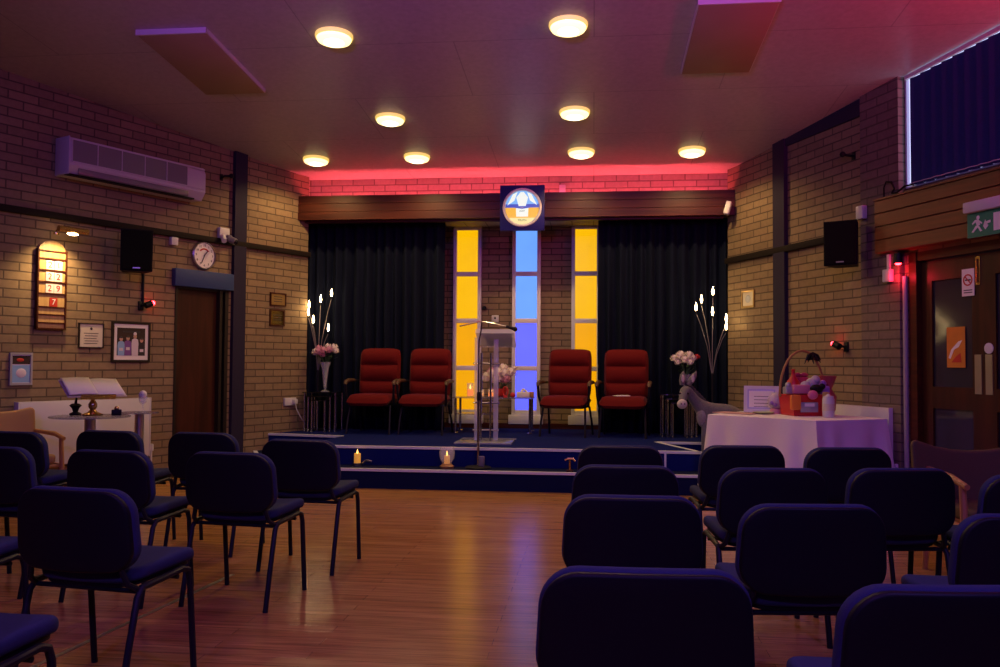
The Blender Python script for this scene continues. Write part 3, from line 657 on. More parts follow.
b = MB(); b.tube([(-.06,0,0),(-.06,0,.10),(-.03,0,.15),(.06,-.02,.13),(.10,-.02,.06),(.04,0,.03),(.12,-.01,.02),(.22,-.01,.06),(.34,-.02,.05)],.009,8); b.build('loop', rail_m, t)
red = thing('red_stage_lamp', 'red glowing lamp under the wood fascia by the door frame', 'lamp', WR.at(3.10,2.29,.09), WR.a)
b = MB(); b.tube([(0,0,.04),(0,-.0,-.05)],[.035,.045],14); b.build('lamp_can', plastic_black, red); b = MB(); b.ball((0,0,-.052),.028,12,6,(1,1,.5)); b.build('red_bulb', red_led, red)
b = MB(); b.tube([(0,0,.0),(0,0,2.12)],.022,10); tag(b.build('jamb_stripe', mat('stripe_paint', (.35,.30,.33), .4)), 'added vertical pipe glowing red beside the right door frame', 'stripe', loc=WR.at(3.115,.0,.03))  # upright added in place of red light streaks on the door jamb

# ------------------------------------------------------------------ stacking chairs
def make_chair(label, loc, rz):
    t = thing('stacking_chair', label, 'chair', loc, rz, 'blue stacking chairs')
    def backf(u, v, q):   # u across, v up, q thickness (+ = towards sitter)
        u *= 1-.035*(v/.16); z = .665+v; y = .025+.16*(.82-z)*.55 + q + .42*u*u
        return (u, y, z + (.003 if v > 0 else -.010)*(1-(u/.26)**2))
    b = MB(); b.pad(.512, .305, .062, .095, lambda u, v, q: backf(u, v, q+.012), .024); b.build('backrest', fabric_blue, t)
    b = MB(); b.pad(.502, .298, .03, .09, lambda u, v, q: backf(u, v-.0035, q-.0165), .010); b.build('back_shell', plastic_black, t)
    def seatf(u, v, q):
        y = .305+v; f_ = max(0, (v-.10))/.12
        return (u*(1+.04*(v/.2)), y, .484+.05*v+q - .022*f_*f_ + .010*(u/.24)**2)
    b = MB(); b.pad(.475, .43, .055, .09, seatf, .022); b.build('seat', fabric_blue, t)
    b = MB(); b.pad(.44, .39, .02, .08, lambda u, v, q: tuple(a+c for a, c in zip(seatf(u, v, q), (0,0,-.034))), .006); b.build('seat_pan', plastic_black, t)
    for sx in (-1, 1):
        x = sx*.243
        b = MB(); b.tube([(x,.475,.0),(x,.455,.2),(x,.435,.40),(x,.42,.44),(x*.99,.385,.452),(x*.98,.28,.444)],.0135,10); b.build('leg', black_metal, t)
        b = MB(); b.tube([(x,.005,.0),(x,.05,.2),(x,.10,.405),(x*.985,.13,.436),(x*.98,.2,.44),(x*.98,.28,.444)],.0135,10); b.build('leg', black_metal, t)
        b = MB(); b.tube([(x*.97,.13,.425),(x*.9,.075,.46),(x*.8,.055,.54),(x*.72,.05,.62)],.012,8); b.build('back_support', black_metal, t)
    b = MB(); b.tube([(-.238,.12,.425),(.238,.12,.425)],.010,8); b.tube([(-.238,.36,.425),(.238,.36,.425)],.010,8); b.build('cross_bar', black_metal, t)
    return t
CH = [
 (.125,2.03,-2,'blue stacking chair nearest the camera, aisle end of the right block back row'),
 (.80,1.96,-6,'blue stacking chair in the lower right corner, second from aisle in back row'),
 (.145,3.17,-1,'blue stacking chair at the aisle end of right block third row'),
 (.765,3.06,-6,'blue stacking chair second from the aisle in right block third row'),
 (1.44,2.96,-7,'blue stacking chair third from the aisle in third row, cut by right edge'),
 (.155,4.12,-1,'blue stacking chair at the aisle end of right block second row'),
 (.845,4.12,-5,'blue stacking chair second from the aisle in right block second row'),
 (1.455,4.21,-8,'blue stacking chair third from the aisle in right block second row'),
 (1.99,4.06,-8,'blue stacking chair fourth from the aisle in second row, at right edge'),
 (.16,5.12,0,'blue stacking chair at the aisle end of right block front row'),
 (.893,5.25,-4,'blue stacking chair second from the aisle in right block front row'),
 (1.50,5.23,-6,'blue stacking chair third from the aisle in right front row, before the white table'),
 (-1.825,5.17,5,'blue stacking chair at the aisle end of left block front row'),
 (-2.64,5.56,5,'blue stacking chair second from the aisle in left block front row'),
 (-3.34,5.60,7,'blue stacking chair third from the aisle in left front row, below the music book'),
 (-3.92,5.41,6,'blue stacking chair fourth from the aisle in left front row, before the wooden armchair'),
 (-1.93,4.37,6,'blue stacking chair at the aisle end of left block second row'),
 (-2.605,4.36,7,'blue stacking chair second from the aisle in left block second row'),
 (-3.35,4.45,6,'blue stacking chair third from the aisle in left second row, at left edge'),
 (-1.965,3.05,8,'blue stacking chair at the aisle end of left block third row, large at left'),
 (-2.76,3.15,5,'blue stacking chair of which only seat and legs show at the left edge'),
 (-1.90,2.05,5,'blue stacking chair showing only seat corner and legs in the bottom left corner'),
]
proto = None
for x, y, a_, lab in CH:
    if proto is None: proto = make_chair(lab, (x, y, 0), radians(-a_))
    else: dup(proto, (x, y, 0), radians(-a_), lab)
b = MB(); b.box((-.012,-3.0,0),(.012,.9,.004)); o = struct(b.build('trim_floor_joint', steel)); o.location = (-2.28,4.2,0); o.rotation_euler = (0,0,radians(-6))

# ------------------------------------------------------------------ red armchairs
def cushion(bb, w, h, T, fn, tuft=None, nu=18, nv=24, c=.10):
    def side(sg):
        def f(u, v):
            a_, b_ = 2*u-1, 2*v-1
            ed = max(0., (1-a_**8)*(1-b_**8))**.5
            k = 1+(tuft(b_)*(1-a_**6) if (tuft and sg < 0) else 0)
            return fn(a_*(1-c*b_**6)*w/2, b_*(1-c*a_**6)*h/2, sg*T/2*ed*k)
        return f
    bb.grid(nu, nv, side(-1)); bb.grid(nu, nv, side(1)); bmesh.ops.remove_doubles(bb.bm, verts=bb.bm.verts, dist=1e-4)
def make_armchair(lab, loc, rz):
    t = thing('red_armchair', lab, 'armchair', loc, rz, 'red armchairs on the stage')   # faces -y, origin on the floor below the seat centre
    b = MB(); cushion(b, .56, .64, .13, lambda u, v, q: (u, .20+.10*(v+.32)*.9+q+.10*u*u*-1, .77+v), lambda b_: .75*abs(sin((b_+1)*PI*1.5))**.6-.45, c=.08); b.build('backrest', red_fabric, t)
    b = MB(); b.pad(.50, .56, .02, .06, lambda u, v, q: (u, .27+.10*(v+.28)*.9+q, .76+v), .008); b.build('back_shell', plastic_black, t)
    b = MB(); cushion(b, .58, .54, .13, lambda u, v, q: (u, v-.02, .44+q-.05*max(0, (-v-.10)/.17)**2), c=.07); b.build('seat', red_fabric, t)
    b = MB(); b.pad(.50, .46, .03, .05, lambda u, v, q: (u, v, .365+q), .01); b.build('seat_base', plastic_black, t)
    for sx in (-1, 1):
        x = sx*.315
        b = MB(); b.tube([(x*.9,.30,.66),(x,.18,.665),(x*1.02,-.10,.66),(x*1.02,-.18,.62),(x,-.17,.50),(x*.95,-.10,.37)],.016,8); b.build('arm_frame', black_metal, t)
        b = MB(); b.tube([(x*1.0,.12,.672),(x*1.02,-.06,.675),(x*1.02,-.17,.655),(x*1.02,-.195,.62)],[.02,.026,.028,.018],10); b.build('armrest', arm_wood, t)
        b = MB(); b.tube([(x*.84,-.14,.36),(x*.88,-.20,.18),(x*.9,-.235,.0)],.014,8); b.build('leg', black_metal, t)
        b = MB(); b.tube([(x*.84,.16,.36),(x*.88,.24,.18),(x*.9,.30,.0)],.014,8); b.build('leg', black_metal, t)
    return t
AC = [(-2.80,10.84,-5,'red fabric armchair on the stage, leftmost beside the flower stand'),(-2.13,10.84,-5,'red fabric armchair on the stage, left of the amber window'),(-.335,10.84,-10,'red fabric armchair on the stage, right of the blue window'),(.385,10.84,-8,'red fabric armchair on the stage with paper on seat, rightmost')]
a0 = None
for x, y, r, lab in AC:
    if a0 is None: a0 = make_armchair(lab, (x,y,.4), radians(r))
    else: dup(a0, (x,y,.4), radians(r), lab)
b = MB(); b.box((-.09,-.07,0),(.09,.07,.006)); b.box((-.06,-.06,.006),(.10,.05,.010)); tag(b.build('paper_leaflet', paper_m), 'white folded leaflet lying on the seat of the rightmost red armchair', 'leaflet', loc=(.345,10.78,.906), rz=.3)

# ------------------------------------------------------------------ stage furniture
def flower(bb, c, r, n=16):
    bb.ball(c, r*.55, 8, 6)
    c = Vector(c)
    for k in range(n):
        th = acos(1-1.55*(k+.5)/n); ph = k*2.4
        d_ = Vector((sin(th)*cos(ph), sin(th)*sin(ph), cos(th))); s_ = d_.cross(zz if abs(d_.z) < .9 else Vector((1,0,0))).normalized(); u_ = s_.cross(d_)
        p = c+d_*r*.6; w_ = r*.42
        vs = [bb._v(q) for q in (p-u_*w_*.7, p+d_*r*.25+s_*w_, p+d_*r*.5+u_*w_*.8, p+d_*r*.25-s_*w_)]
        bb._f(vs)
def nest(lab, loc, rz=0, h=.50):
    t = thing('nest_of_tables', lab, 'side table', loc, rz)
    for k, (w, dp, hh_, yo) in enumerate(((.46,.36,h,0),(.34,.32,h-.05,-.05),(.22,.28,h-.10,-.10))):
        b = MB(); b.box((-w/2,-dp/2+yo,hh_-.012),(w/2,dp/2+yo,hh_),.004); b.build('glass_top', black_glass, t)
        for sx in (-1,1):
            for sy in (-1,1):
                x, y = sx*(w/2-.025), sy*(dp/2-.03)+yo
                b = MB(); b.tube([(x,y,.0),(x,y,.012),(x,y,.02),(x,y,hh_-.012)],[.022,.022,.013,.013],10); b.build('leg', chrome, t)
    return t
nest('nest of black glass side tables with chrome legs left of the armchairs', (-3.52,11.0,.4), 0, .515)
nest('nest of black glass side tables with chrome legs behind the grey donkey', (1.06,11.0,.4), 0, .53)
def vase_flowers(lab, loc, sc, blooms, vase_h, spread, seed):
    rnd = random.Random(seed); t = thing('flower_vase', lab, 'flower vase', loc)
    h = vase_h
    b = MB(); b.lathe([(.055,0),(.058,.008),(.014,.03),(.020,.06),(.030,h*.45),(.048,h*.8),(.075,h),(.070,h-.004),(.044,h*.8),(.026,h*.45),(.012,.075),(.001,.07)], n=20, cap=False); b.build('vase', glass_clear, t)
    b = MB()
    for k in range(14):
        a_ = rnd.uniform(0,2*PI); r = rnd.uniform(.02,spread*.9); z1 = h+rnd.uniform(.05,.16)
        b.tube([(0,0,h*.4),(.3*r*cos(a_),.3*r*sin(a_),h),(r*cos(a_),r*sin(a_),z1)],.004,5)
        p = Vector((r*cos(a_),r*sin(a_),z1-.04)); d_ = Vector((cos(a_),sin(a_),.4)); s_ = Vector((-sin(a_),cos(a_),0))
        b._f([b._v(q) for q in (p, p+d_*.03+s_*.018, p+d_*.08, p+d_*.03-s_*.018)])
    b.build('foliage', leaf_m, t)
    for k, (x, y, z, r, m_) in enumerate(blooms):
        b = MB(); flower(b, (x, y, h+z), r); b.build('bloom', m_, t)
    return t
vase_flowers('tall glass vase of pink and white flowers on the left nest of tables', (-3.49,10.96,.915), 1, [(-.13,0,.12,.06,petal_w),(-.07,-.05,.13,.065,petal_p),(0,-.06,.14,.06,petal_p),(.05,.0,.15,.06,petal_p),(.11,.02,.18,.06,petal_w),(.14,.0,.14,.05,petal_w),(-.10,.04,.17,.055,petal_p),(.02,.05,.19,.055,petal_w),(-.03,-.03,.09,.05,petal_p)], .39, .12, 3)
vase_flowers('glass vase of cream flowers with one red bloom above the donkey', (1.15,10.97,.93), 1, [(-.14,0,.19,.055,petal_w),(-.08,-.04,.22,.06,petal_w),(-.02,-.06,.17,.06,petal_w),(.04,-.03,.23,.06,petal_w),(.09,0,.19,.055,petal_w),(.05,-.07,.14,.05,petal_w),(.14,.03,.21,.045,petal_r),(-.05,.05,.24,.055,petal_w),(-.10,-.05,.14,.045,petal_w)], .25, .12, 5)
# lamp trees
def lamp_tree(lab, base, tips):
    t = thing('branch_lamp', lab, 'floor lamp', base)
    B = Vector(base)
    b = MB(); b.lathe([(.11,0),(.115,.012),(.10,.022),(.02,.03)], n=24); b.build('base', black_metal, t)
    b = MB(); b.tube([(0,0,.02),(0,0,.8)],.011,8); b.build('stem', black_metal, t)
    for q in tips:
        v = Vector(q)-B
        b = MB(); p0 = Vector((0,0,.75)); b.tube([p0, Vector((v.x*.3,v.y*.3,.75+(v.z-.75)*.45)), Vector((v.x*.72,v.y*.72,.75+(v.z-.75)*.78)), v-Vector((0,0,.05))],.005,6); br = b.build('branch', grey_pl, t)
        b = MB(); b.lathe([(.009,-.06),(.011,-.02),(.002,-.02)], tuple(v), 8); b.build('socket', black_metal, br)
        b = MB(); b.lathe([(.006,-.022),(.012,.0),(.015,.02),(.010,.05),(.002,.085)], tuple(v), 10); b.build('bulb', bulb_m, br)
lamp_tree('branching floor lamp with flame bulbs left of the curtains, by pink flowers', (-3.64,11.12,.4), [(-3.76,11.08,2.04),(-3.74,11.0,1.94),(-3.615,11.12,2.12),(-3.471,11.13,2.20),(-3.68,11.02,1.84),(-3.499,11.10,1.735)])
lamp_tree('branching floor lamp with flame bulbs right of the curtains, behind the donkey', (1.46,10.85,.4), [(1.265,10.85,1.99),(1.338,10.9,2.09),(1.478,10.9,2.19),(1.459,10.8,1.93),(1.628,10.82,1.85),(1.616,10.75,1.75)])
# acrylic lectern
t = thing('acrylic_lectern', 'clear acrylic lectern with metal rods standing centre stage', 'lectern', (-1.22,9.82,.4))
b = MB(); b.box((-.32,-.34,0),(.32,.34,.02),.004); b.build('base_plate', acrylic, t)
for x in (-.11,.11):
    b = MB(); b.box((x-.028,-.012,.02),(x+.028,.012,1.20),.003); b.build('column', acrylic, t)
    b = MB(); b.tube([(x*.5,-.05,.02),(x*.5,-.05,1.02)],.012,10); b.build('rod', chrome, t)
b = MB()
for z in (.14,.45,.90): b.tube([(-.15,-.03,z),(.15,-.03,z)],.009,8)
b.build('cross_rod', chrome, t)
b = MB(); b.M = Matrix.Translation((.11,0,1.17)) @ Matrix.Rotation(radians(-24),4,'X'); b.box((-.22,-.17,0),(.22,.20,.010),.002); b.box((-.22,-.18,0),(.22,-.17,.05)); b.build('reading_top', acrylic, t)
b = MB(); b.M = Matrix.Translation((.11,0,1.17)) @ Matrix.Rotation(radians(-24),4,'X'); b.box((-.13,-.13,.012),(.18,.17,.022)); b.build('dark_folder', smoke_glass, t)
# microphone stand
t = thing('microphone_stand', 'microphone stand with boom arm on the stage step before the lectern', 'microphone stand', (-1.20,9.0,.2))
b = MB(); b.lathe([(.135,0),(.14,.012),(.12,.022),(.02,.035)], n=28); b.build('base', black_metal, t)
b = MB(); b.tube([(0,0,.03),(0,0,.75)],.014,10); b.tube([(0,0,.74),(0,0,1.34)],.009,10); b.build('pole', chrome, t)
b = MB(); b.tube([(-.20,-.05,1.49),(0,0,1.54),(.10,.02,1.535),(.30,.06,1.49)],.007,8); b.tube([(0,0,1.34),(.02,0,1.44),(.03,0,1.54)],.008,8); b.build('boom_arm', chrome, t)
b = MB(); b.tube([(.28,.055,1.495),(.36,.07,1.47)],[.014,.02],10); b.ball((.375,.073,1.465),.026,10,8); b.build('microphone', black_metal, t)
b = MB(); b.lathe([(.018,.71),(.02,.73),(.02,.78),(.014,.80)], n=12); b.build('clutch', black_metal, t)
b = MB(); b.box((.01,-.06,.02),(.07,.0,.13),.01); b.build('cable_box', grey_pl, t)
# glass table by the window with candles
t = thing('glass_side_table', 'glass topped side table with chrome legs below the blue window', 'side table', (-1.285,11.2,.4))
b = MB(); b.box((-.52,-.24,.45),(.52,.24,.462),.003); b.build('glass_top', smoke_glass, t)
b = MB(); b.box((-.48,-.22,.24),(.05,.22,.25),.003); b.build('lower_shelf', smoke_glass, t)
for sx in (-1,1):
    for sy in (-1,1):
        x, y = sx*.48, sy*.2; b = MB(); b.tube([(x,y,0),(x,y,.012),(x,y,.02),(x,y,.45)],[.035,.035,.016,.016],10); b.build('leg', chrome, t)
CT = .864
t = thing('flower_arrangement', 'low bowl of cream and pink flowers on the glass table behind the lectern', 'flower arrangement', (-1.23,11.22,CT))
b = MB(); b.lathe([(.05,0),(.09,.02),(.11,.09),(.105,.11),(.08,.05),(.01,.03)], n=18); b.build('bowl', red_ink, t)
b = MB()
for k in range(22):
    a_ = k*2.4; r = .05+.10*random.random(); p = Vector((r*cos(a_),r*sin(a_)*.7,.14+.08*random.random())); d_ = Vector((cos(a_),sin(a_),.3)); s_ = Vector((-sin(a_),cos(a_),0))
    b.tube([(0,0,.05), p],.005,5); b._f([b._v(q) for q in (p, p+d_*.03+s_*.025, p+d_*.09, p+d_*.03-s_*.025)])
b.build('foliage', leaf_m, t)
for x, y, z, r, m_ in ((-.16,-.02,.24,.08,petal_w),(-.08,-.07,.28,.085,petal_w),(0,-.06,.30,.085,petal_w),(.08,-.05,.29,.08,petal_w),(.16,0,.31,.075,petal_w),(.20,.02,.36,.045,petal_w),(.10,-.06,.22,.075,petal_p),(-.02,-.09,.21,.075,petal_w),(.05,.06,.36,.075,petal_w),(-.10,.05,.32,.07,petal_p)):
    b = MB(); flower(b, (x,y,z), r); b.build('bloom', m_, t)
def candle_jar(name, lab, loc, r, h, jar, glow, grp=None, fl=True):
    t = thing(name, lab, 'candle', loc, 0, grp)
    b = MB(); b.lathe([(r,0),(r*1.03,h),(r*.93,h),(r*.9,.012),(.001,.01)], n=18, cap=False); b.build('jar', jar, t)
    b = MB(); b.lathe([(r*.8,.014),(r*.8,h*.55),(r*.1,h*.57)], n=14); b.build('wax', glow, t)
    if fl: b = MB(); b.lathe([(.003,h*.57),(.012,h*.57+.018),(.002,h*.57+.055)], n=8); b.build('flame', flame_m, t)
candle_jar('candle_jar', 'tall glowing orange candle jar at left on the glass table', (-1.59,11.1,CT), .045, .18, glass_clear, tea_orange, 'candles on the glass table')
candle_jar('candle_jar', 'small bright candle jar in the middle of the glass table', (-1.44,11.06,CT), .04, .10, glass_clear, candle_gl, 'candles on the glass table')
candle_jar('candle_jar', 'small bright candle jar below the flowers on the glass table', (-1.31,11.04,CT), .04, .11, glass_clear, tea_orange, 'candles on the glass table')
t = thing('red_ornament', 'red looped glass ornament on the glass table right of the candles', 'ornament', (-1.13,11.08,CT))
b = MB(); b.lathe([(.03,0),(.03,.012),(.008,.02)], n=12); b.build('base', basket_red, t)
b = MB(); b.tube([(.035*cos(a_),0,.075+.06*sin(a_)) for a_ in [2*PI*k/16 for k in range(17)]],.009,8); b.build('loop', basket_red, t)
t = tag((lambda b: (b.ball((0,0,.032),.035,14,10), b.build('red_ball', basket_red))[1])(MB()), 'small red ball on the glass table left of the white box', 'ball', loc=(-1.03,11.05,CT))
t = thing('tissue_box', 'small white box at the right end of the glass table', 'box', (-.89,11.1,CT))
b = MB(); b.box((-.09,-.05,0),(.09,.05,.07),.006); b.build('carton', paper_m, t); b = MB(); b.grid(4,4,lambda u,v: (-.03+.06*u+.02*sin(v*6), -.02+.04*v, .07+.05*sin(PI*u)*(.6+.4*v))); b.build('tissue', paper_m, t)
t = tag((lambda b: (b.box((-.03,-.03,0),(.03,.03,.075),.006), b.build('wooden_block', wood_light))[1])(MB()), 'small brown block at the right edge of the glass table', 'block', loc=(-.79,11.08,CT))
# candles on the step
t = thing('lantern_candle', 'small glowing yellow candle on the stage step at left', 'candle', (-2.50,9.0,.2)); 
b = MB(); b.lathe([(.045,0),(.048,.03),(.04,.035)], n=16); b.build('dish', steel, t)
b = MB(); b.lathe([(.035,.035),(.035,.13),(.03,.135),(.001,.125)], n=16); b.build('wax', candle_gl, t); b = MB(); b.lathe([(.003,.125),(.010,.14),(.002,.175)], n=8); b.build('flame', flame_m, t)
b = MB(); b.tube([(.06,0,.03),(.10,-.01,.06),(.16,-.01,.05)],.012,8); b.build('handle', steel, t)
t = thing('hurricane_candle', 'lit pillar candle in a round glass bowl on the step', 'candle', (-1.525,8.96,.2))
b = MB(); b.lathe([(.07,0),(.075,.02),(.05,.045)], n=20); b.build('stand', wood_light, t)
b = MB(); b.lathe([(.045,.045),(.075,.10),(.085,.15),(.075,.22),(.072,.22),(.08,.15),(.07,.10),(.04,.05)], n=20, cap=False); b.build('glass_bowl', glass_clear, t)
b = MB(); b.lathe([(.03,.048),(.03,.13),(.001,.128)], n=14); b.build('wax', candle_gl, t); b = MB(); b.lathe([(.003,.128),(.010,.145),(.002,.18)], n=8); b.build('flame', flame_m, t)
t = thing('metal_figurine', 'small brass ornament on the step right of the aisle', 'ornament', (-.235,8.83,.2))
b = MB(); b.box((-.035,-.03,0),(.035,.03,.02),.004); b.build('base', wood_dark, t); b = MB(); b.tube([(0,0,.02),(0,0,.12)],[.014,.012],8); b.tube([(-.05,0,.12),(-.02,0,.135),(.03,0,.135),(.055,0,.11)],.010,8); b.build('figure', brass, t)

# ------------------------------------------------------------------ white clothed table on the right
POLY = [Vector((1.127,8.6)), Vector((1.95,7.86)), Vector((2.67,8.25)), Vector((2.36,8.84)), Vector((1.55,9.22))]; TZ = .82
cen = sum(POLY, Vector((0,0)))/len(POLY)
t = thing('display_table', 'wooden display table hidden under the white cloth on the right', 'table', (cen.x, cen.y, 0))
ins = [cen+(p-cen)*.92-cen for p in POLY]
b = MB(); b.prism([(p.x,p.y) for p in ins], TZ-.035, TZ-.008); b.build('tabletop', wood_light, t)
for p in ins:
    q = p*.88; b = MB(); b.tube([(q.x,q.y,0),(q.x,q.y,TZ-.035)],.022,8); b.build('leg', black_metal, t)
def cloth():
    per = []
    n = len(POLY)
    for i in range(n):
        a_, c_ = POLY[i]-cen, POLY[(i+1) % n]-cen
        for k in range(24):
            u = k/24; per.append((a_+(c_-a_)*u, min(u, 1-u), i+u))
    N_ = len(per); b = MB(); rings = []
    for sc in (.02,.3,.6,.9): rings.append([(p.x*sc, p.y*sc, TZ) for p, _, _ in per])
    rings.append([(p.x*.985, p.y*.985, TZ) for p, _, _ in per])
    for j in range(12):
        v = j/11; ring = []
        for p, ed, s_ in per:
            d_ = p.normalized(); o = .012 + v*(.05*(1-min(1, ed*5)) + .02) + v*.055*sin(s_*2*PI*3.3+1.6*sin(s_*6))+v*v*.02
            ring.append((p.x+d_.x*o, p.y+d_.y*o, TZ-.006-v*(TZ-.12) - (0 if v < .99 else .02*sin(s_*11))))
        rings.append(ring)
    b.loops(rings, cap=False); b._f([b.bm.verts[k] for k in range(0)]) if False else None
    o = b.build('tablecloth', cloth_m, None, 60); return o
o = cloth(); tag(o, 'white tablecloth draped over the table by the right wall', 'tablecloth', loc=(cen.x, cen.y, 0))
TT = TZ+.002
# white framed certificate on the table
t = thing('table_certificate', 'white framed certificate standing on the white clothed table', 'frame', (1.69,8.96,TT), radians(-14))
t.rotation_euler = (radians(-10),0,radians(-14))
b = MB(); w, h = .34, .27
b.box((-w/2,-.01,0),(w/2,.01,.035)); b.box((-w/2,-.01,h-.035),(w/2,.01,h)); b.box((-w/2,-.01,.035),(-w/2+.035,.01,h-.035)); b.box((w/2-.035,-.01,.035),(w/2,.01,h-.035)); b.build('frame', white_pl, t)
b = MB(); b.box((-w/2+.035,-.004,.035),(w/2-.035,.004,h-.035)); b.build('print', frame_silver, t)
b = MB(); b.box((-w/2+.05,-.007,.05),(w/2-.05,-.004,h-.05)); b.build('certificate_sheet', paper_m, t)
b = MB()
for k in range(4): b.box((-.07,-.0085,.19-.035*k-.03),(.07,-.007,.195-.035*k-.03))
b.build('print_lines', ink, t)
b = MB(); b.tube([(0,.01,h*.7),(0,.09,.03)],.008,6); b.build('easel_back', white_pl, t)
b = MB(); b.pad(.42,.26,.006,.02,lambda u,v,q:(u,v,.003+q),.002); tag(b.build('table_mat', mat('pink_cloth',(.55,.30,.30),.8)), 'flat pink mat on the left end of the white cloth', 'mat', loc=(1.42,8.76,TT), rz=radians(-40))
b = MB(); b.lathe([(.04,0),(.10,.012),(.105,.02),(.06,.01),(.001,.008)], n=24); tag(b.build('small_plate', pale_green), 'pale green dish on the white cloth before the certificate', 'dish', loc=(1.66,8.70,TT))
t = thing('snow_globe', 'pink and lilac snow globe ornament between certificate and red basket', 'ornament', (1.81,8.80,TT))
b = MB(); b.lathe([(.07,0),(.065,.03),(.05,.05)], n=18); b.build('base', pink_m, t); b = MB(); b.ball((0,0,.125),.085,16,12); b.build('globe', mat('lilac_globe',(.50,.40,.62),.15,noise=.4,nscale=14), t)
b = MB()
for k in range(6): b.ball((.06*cos(k),-.05+.02*sin(k*2),.06+.015*k),.022,8,6)
b.build('decoration', ribbon_p, t)
# hamper basket
t = thing('gift_basket', 'red gift basket with tall wicker handle on the white clothed table', 'basket', (2.02,8.57,TT), radians(15))
b = MB(); b.prism([(-.17,0),(.17,0),(.20,.20),(-.20,.20)], -.13, .13, 'y'); b.build('red_box', basket_red, t)
b = MB(); b.box((-.11,-.139,.035),(.07,-.131,.13),.003); b.mi = 1; b.box((-.07,-.142,.09),(.03,-.138,.12)); b.build('printed_label', [frame_silver, paper_m], t)
b = MB(); b.tube([(-.24+.0,0,.18)]+[(-.02+.23*cos(PI-PI*k/14)*1.0, 0, .20+.42*sin(PI*k/14)) for k in range(0, 15)],.012,8); b.build('handle', wicker, t)
b = MB()
for k in range(10):
    a_ = k*1.1; b.tube([(.08,-.02,.60),(.08+.05*cos(a_),-.02+.03*sin(a_),.575-.02*(k%3)),(.08+.085*cos(a_),-.02,.53-.012*(k % 4))],[.010,.014,.003],6)
b.build('dark_bow', plastic_black, t)
def gb(name, lab, cat, x, y, z, bld, m_, grp='gifts in the red basket'):
    bb = MB(); bld(bb); o = bb.build(name, m_); v = Matrix.Rotation(radians(15),4,'Z') @ Vector((x,y,0)); return tag(o, lab, cat, grp, loc=(2.02+v.x, 8.57+v.y, TT+z), rz=radians(15))
gb('gift_bottle','red wrapped bottle standing tallest at the left in the basket','bottle',-.10,.02,.205,lambda b_: b_.lathe([(.05,0),(.062,.05),(.058,.12),(.02,.17),(.016,.22),(.02,.235),(.001,.24)], n=14),basket_red)
gb('gift_parcel','pink wrapped parcel leaning in the basket front','parcel',-.08,-.08,.205,lambda b_: b_.box((-.09,-.04,0),(.09,.03,.09),.02),pink_m)
gb('gift_parcel','orange wrapped parcel in the basket at lower left','parcel',-.17,-.155,.06,lambda b_: b_.box((-.05,-.02,0),(.05,.02,.14),.012),orange_m)
gb('soft_toy','white and lilac fluffy toy on top of the basket','soft toy',.05,-.05,.22,lambda b_: (b_.ball((0,0,.08),.06,12,8),b_.ball((-.07,-.01,.06),.05,12,8),b_.ball((.08,0,.06),.05,12,8),b_.ball((.03,-.02,.12),.045,12,8)),mat('fluffy_white',(.55,.48,.56),.95,bump=.8,nscale=80))
gb('soft_toy','black fluffy toy nestled in the basket middle','soft toy',.06,-.13,.22,lambda b_: (b_.ball((0,0,.04),.05,12,8,(1.4,.7,.8)),b_.ball((.05,-.01,.06),.03,10,6)),plastic_black)
gb('gift_parcel','purple ribboned parcel at the right of the basket','parcel',.16,-.06,.205,lambda b_: (b_.box((-.05,-.05,0),(.05,.04,.08),.015),b_.ball((0,-.0,.10),.035,10,6)),ribbon_p)
gb('gift_parcel','yellow wrapped sweet beside the purple parcel in the basket','parcel',.13,-.17,.14,lambda b_: b_.box((-.03,-.02,0),(.03,.02,.09),.012),mat('yellow_wrap',(.62,.42,.12),.4))
gb('gift_parcel','small pink round parcel at the front rim of the basket','parcel',.0,-.165,.15,lambda b_: b_.ball((0,0,.05),.045,12,8,(1.2,.6,1)),mat('pink_wrap',(.70,.16,.30),.4))
gb('gift_parcel','silver white parcel at the left rim of the basket','parcel',-.19,-.05,.205,lambda b_: (b_.box((-.04,-.04,0),(.04,.04,.07),.012),b_.ball((0,0,.085),.03,10,6)),frame_silver)
gb('gift_parcel','red bow topped parcel behind the fluffy toy in the basket','parcel',.0,.07,.205,lambda b_: (b_.box((-.07,-.04,0),(.07,.04,.16),.015),b_.ball((-.03,0,.18),.035,10,6,(1.3,.8,.7)),b_.ball((.04,0,.18),.035,10,6,(1.3,.8,.7))),mat('crimson_wrap',(.45,.03,.10),.35))
gb('gift_bag','tall sheer red gift bag at the right side of the basket','gift bag',.235,-.02,.0,lambda b_: b_.lathe([(.035,0),(.07,.05),(.08,.18),(.035,.25),(.06,.31),(.085,.38),(.07,.38),(.03,.26),(.02,.25)], n=16),mat('red_sheer',(.42,.05,.08),.4))
t = thing('white_canister', 'white pillar jar at the right end of the white clothed table', 'canister', (2.17,8.28,TT))
b = MB(); b.lathe([(.050,0),(.054,.01),(.054,.165),(.05,.175)], n=24); b.build('jar', white_pl, t); b = MB(); b.lathe([(.048,.175),(.046,.195),(.02,.20),(.012,.215),(.001,.216)], n=18); b.build('lid', white_pl, t)
b = MB(); b.lathe([(.0548,.06),(.0548,.125)], n=24, cap=False); b.build('label_band', paper_cream, t)

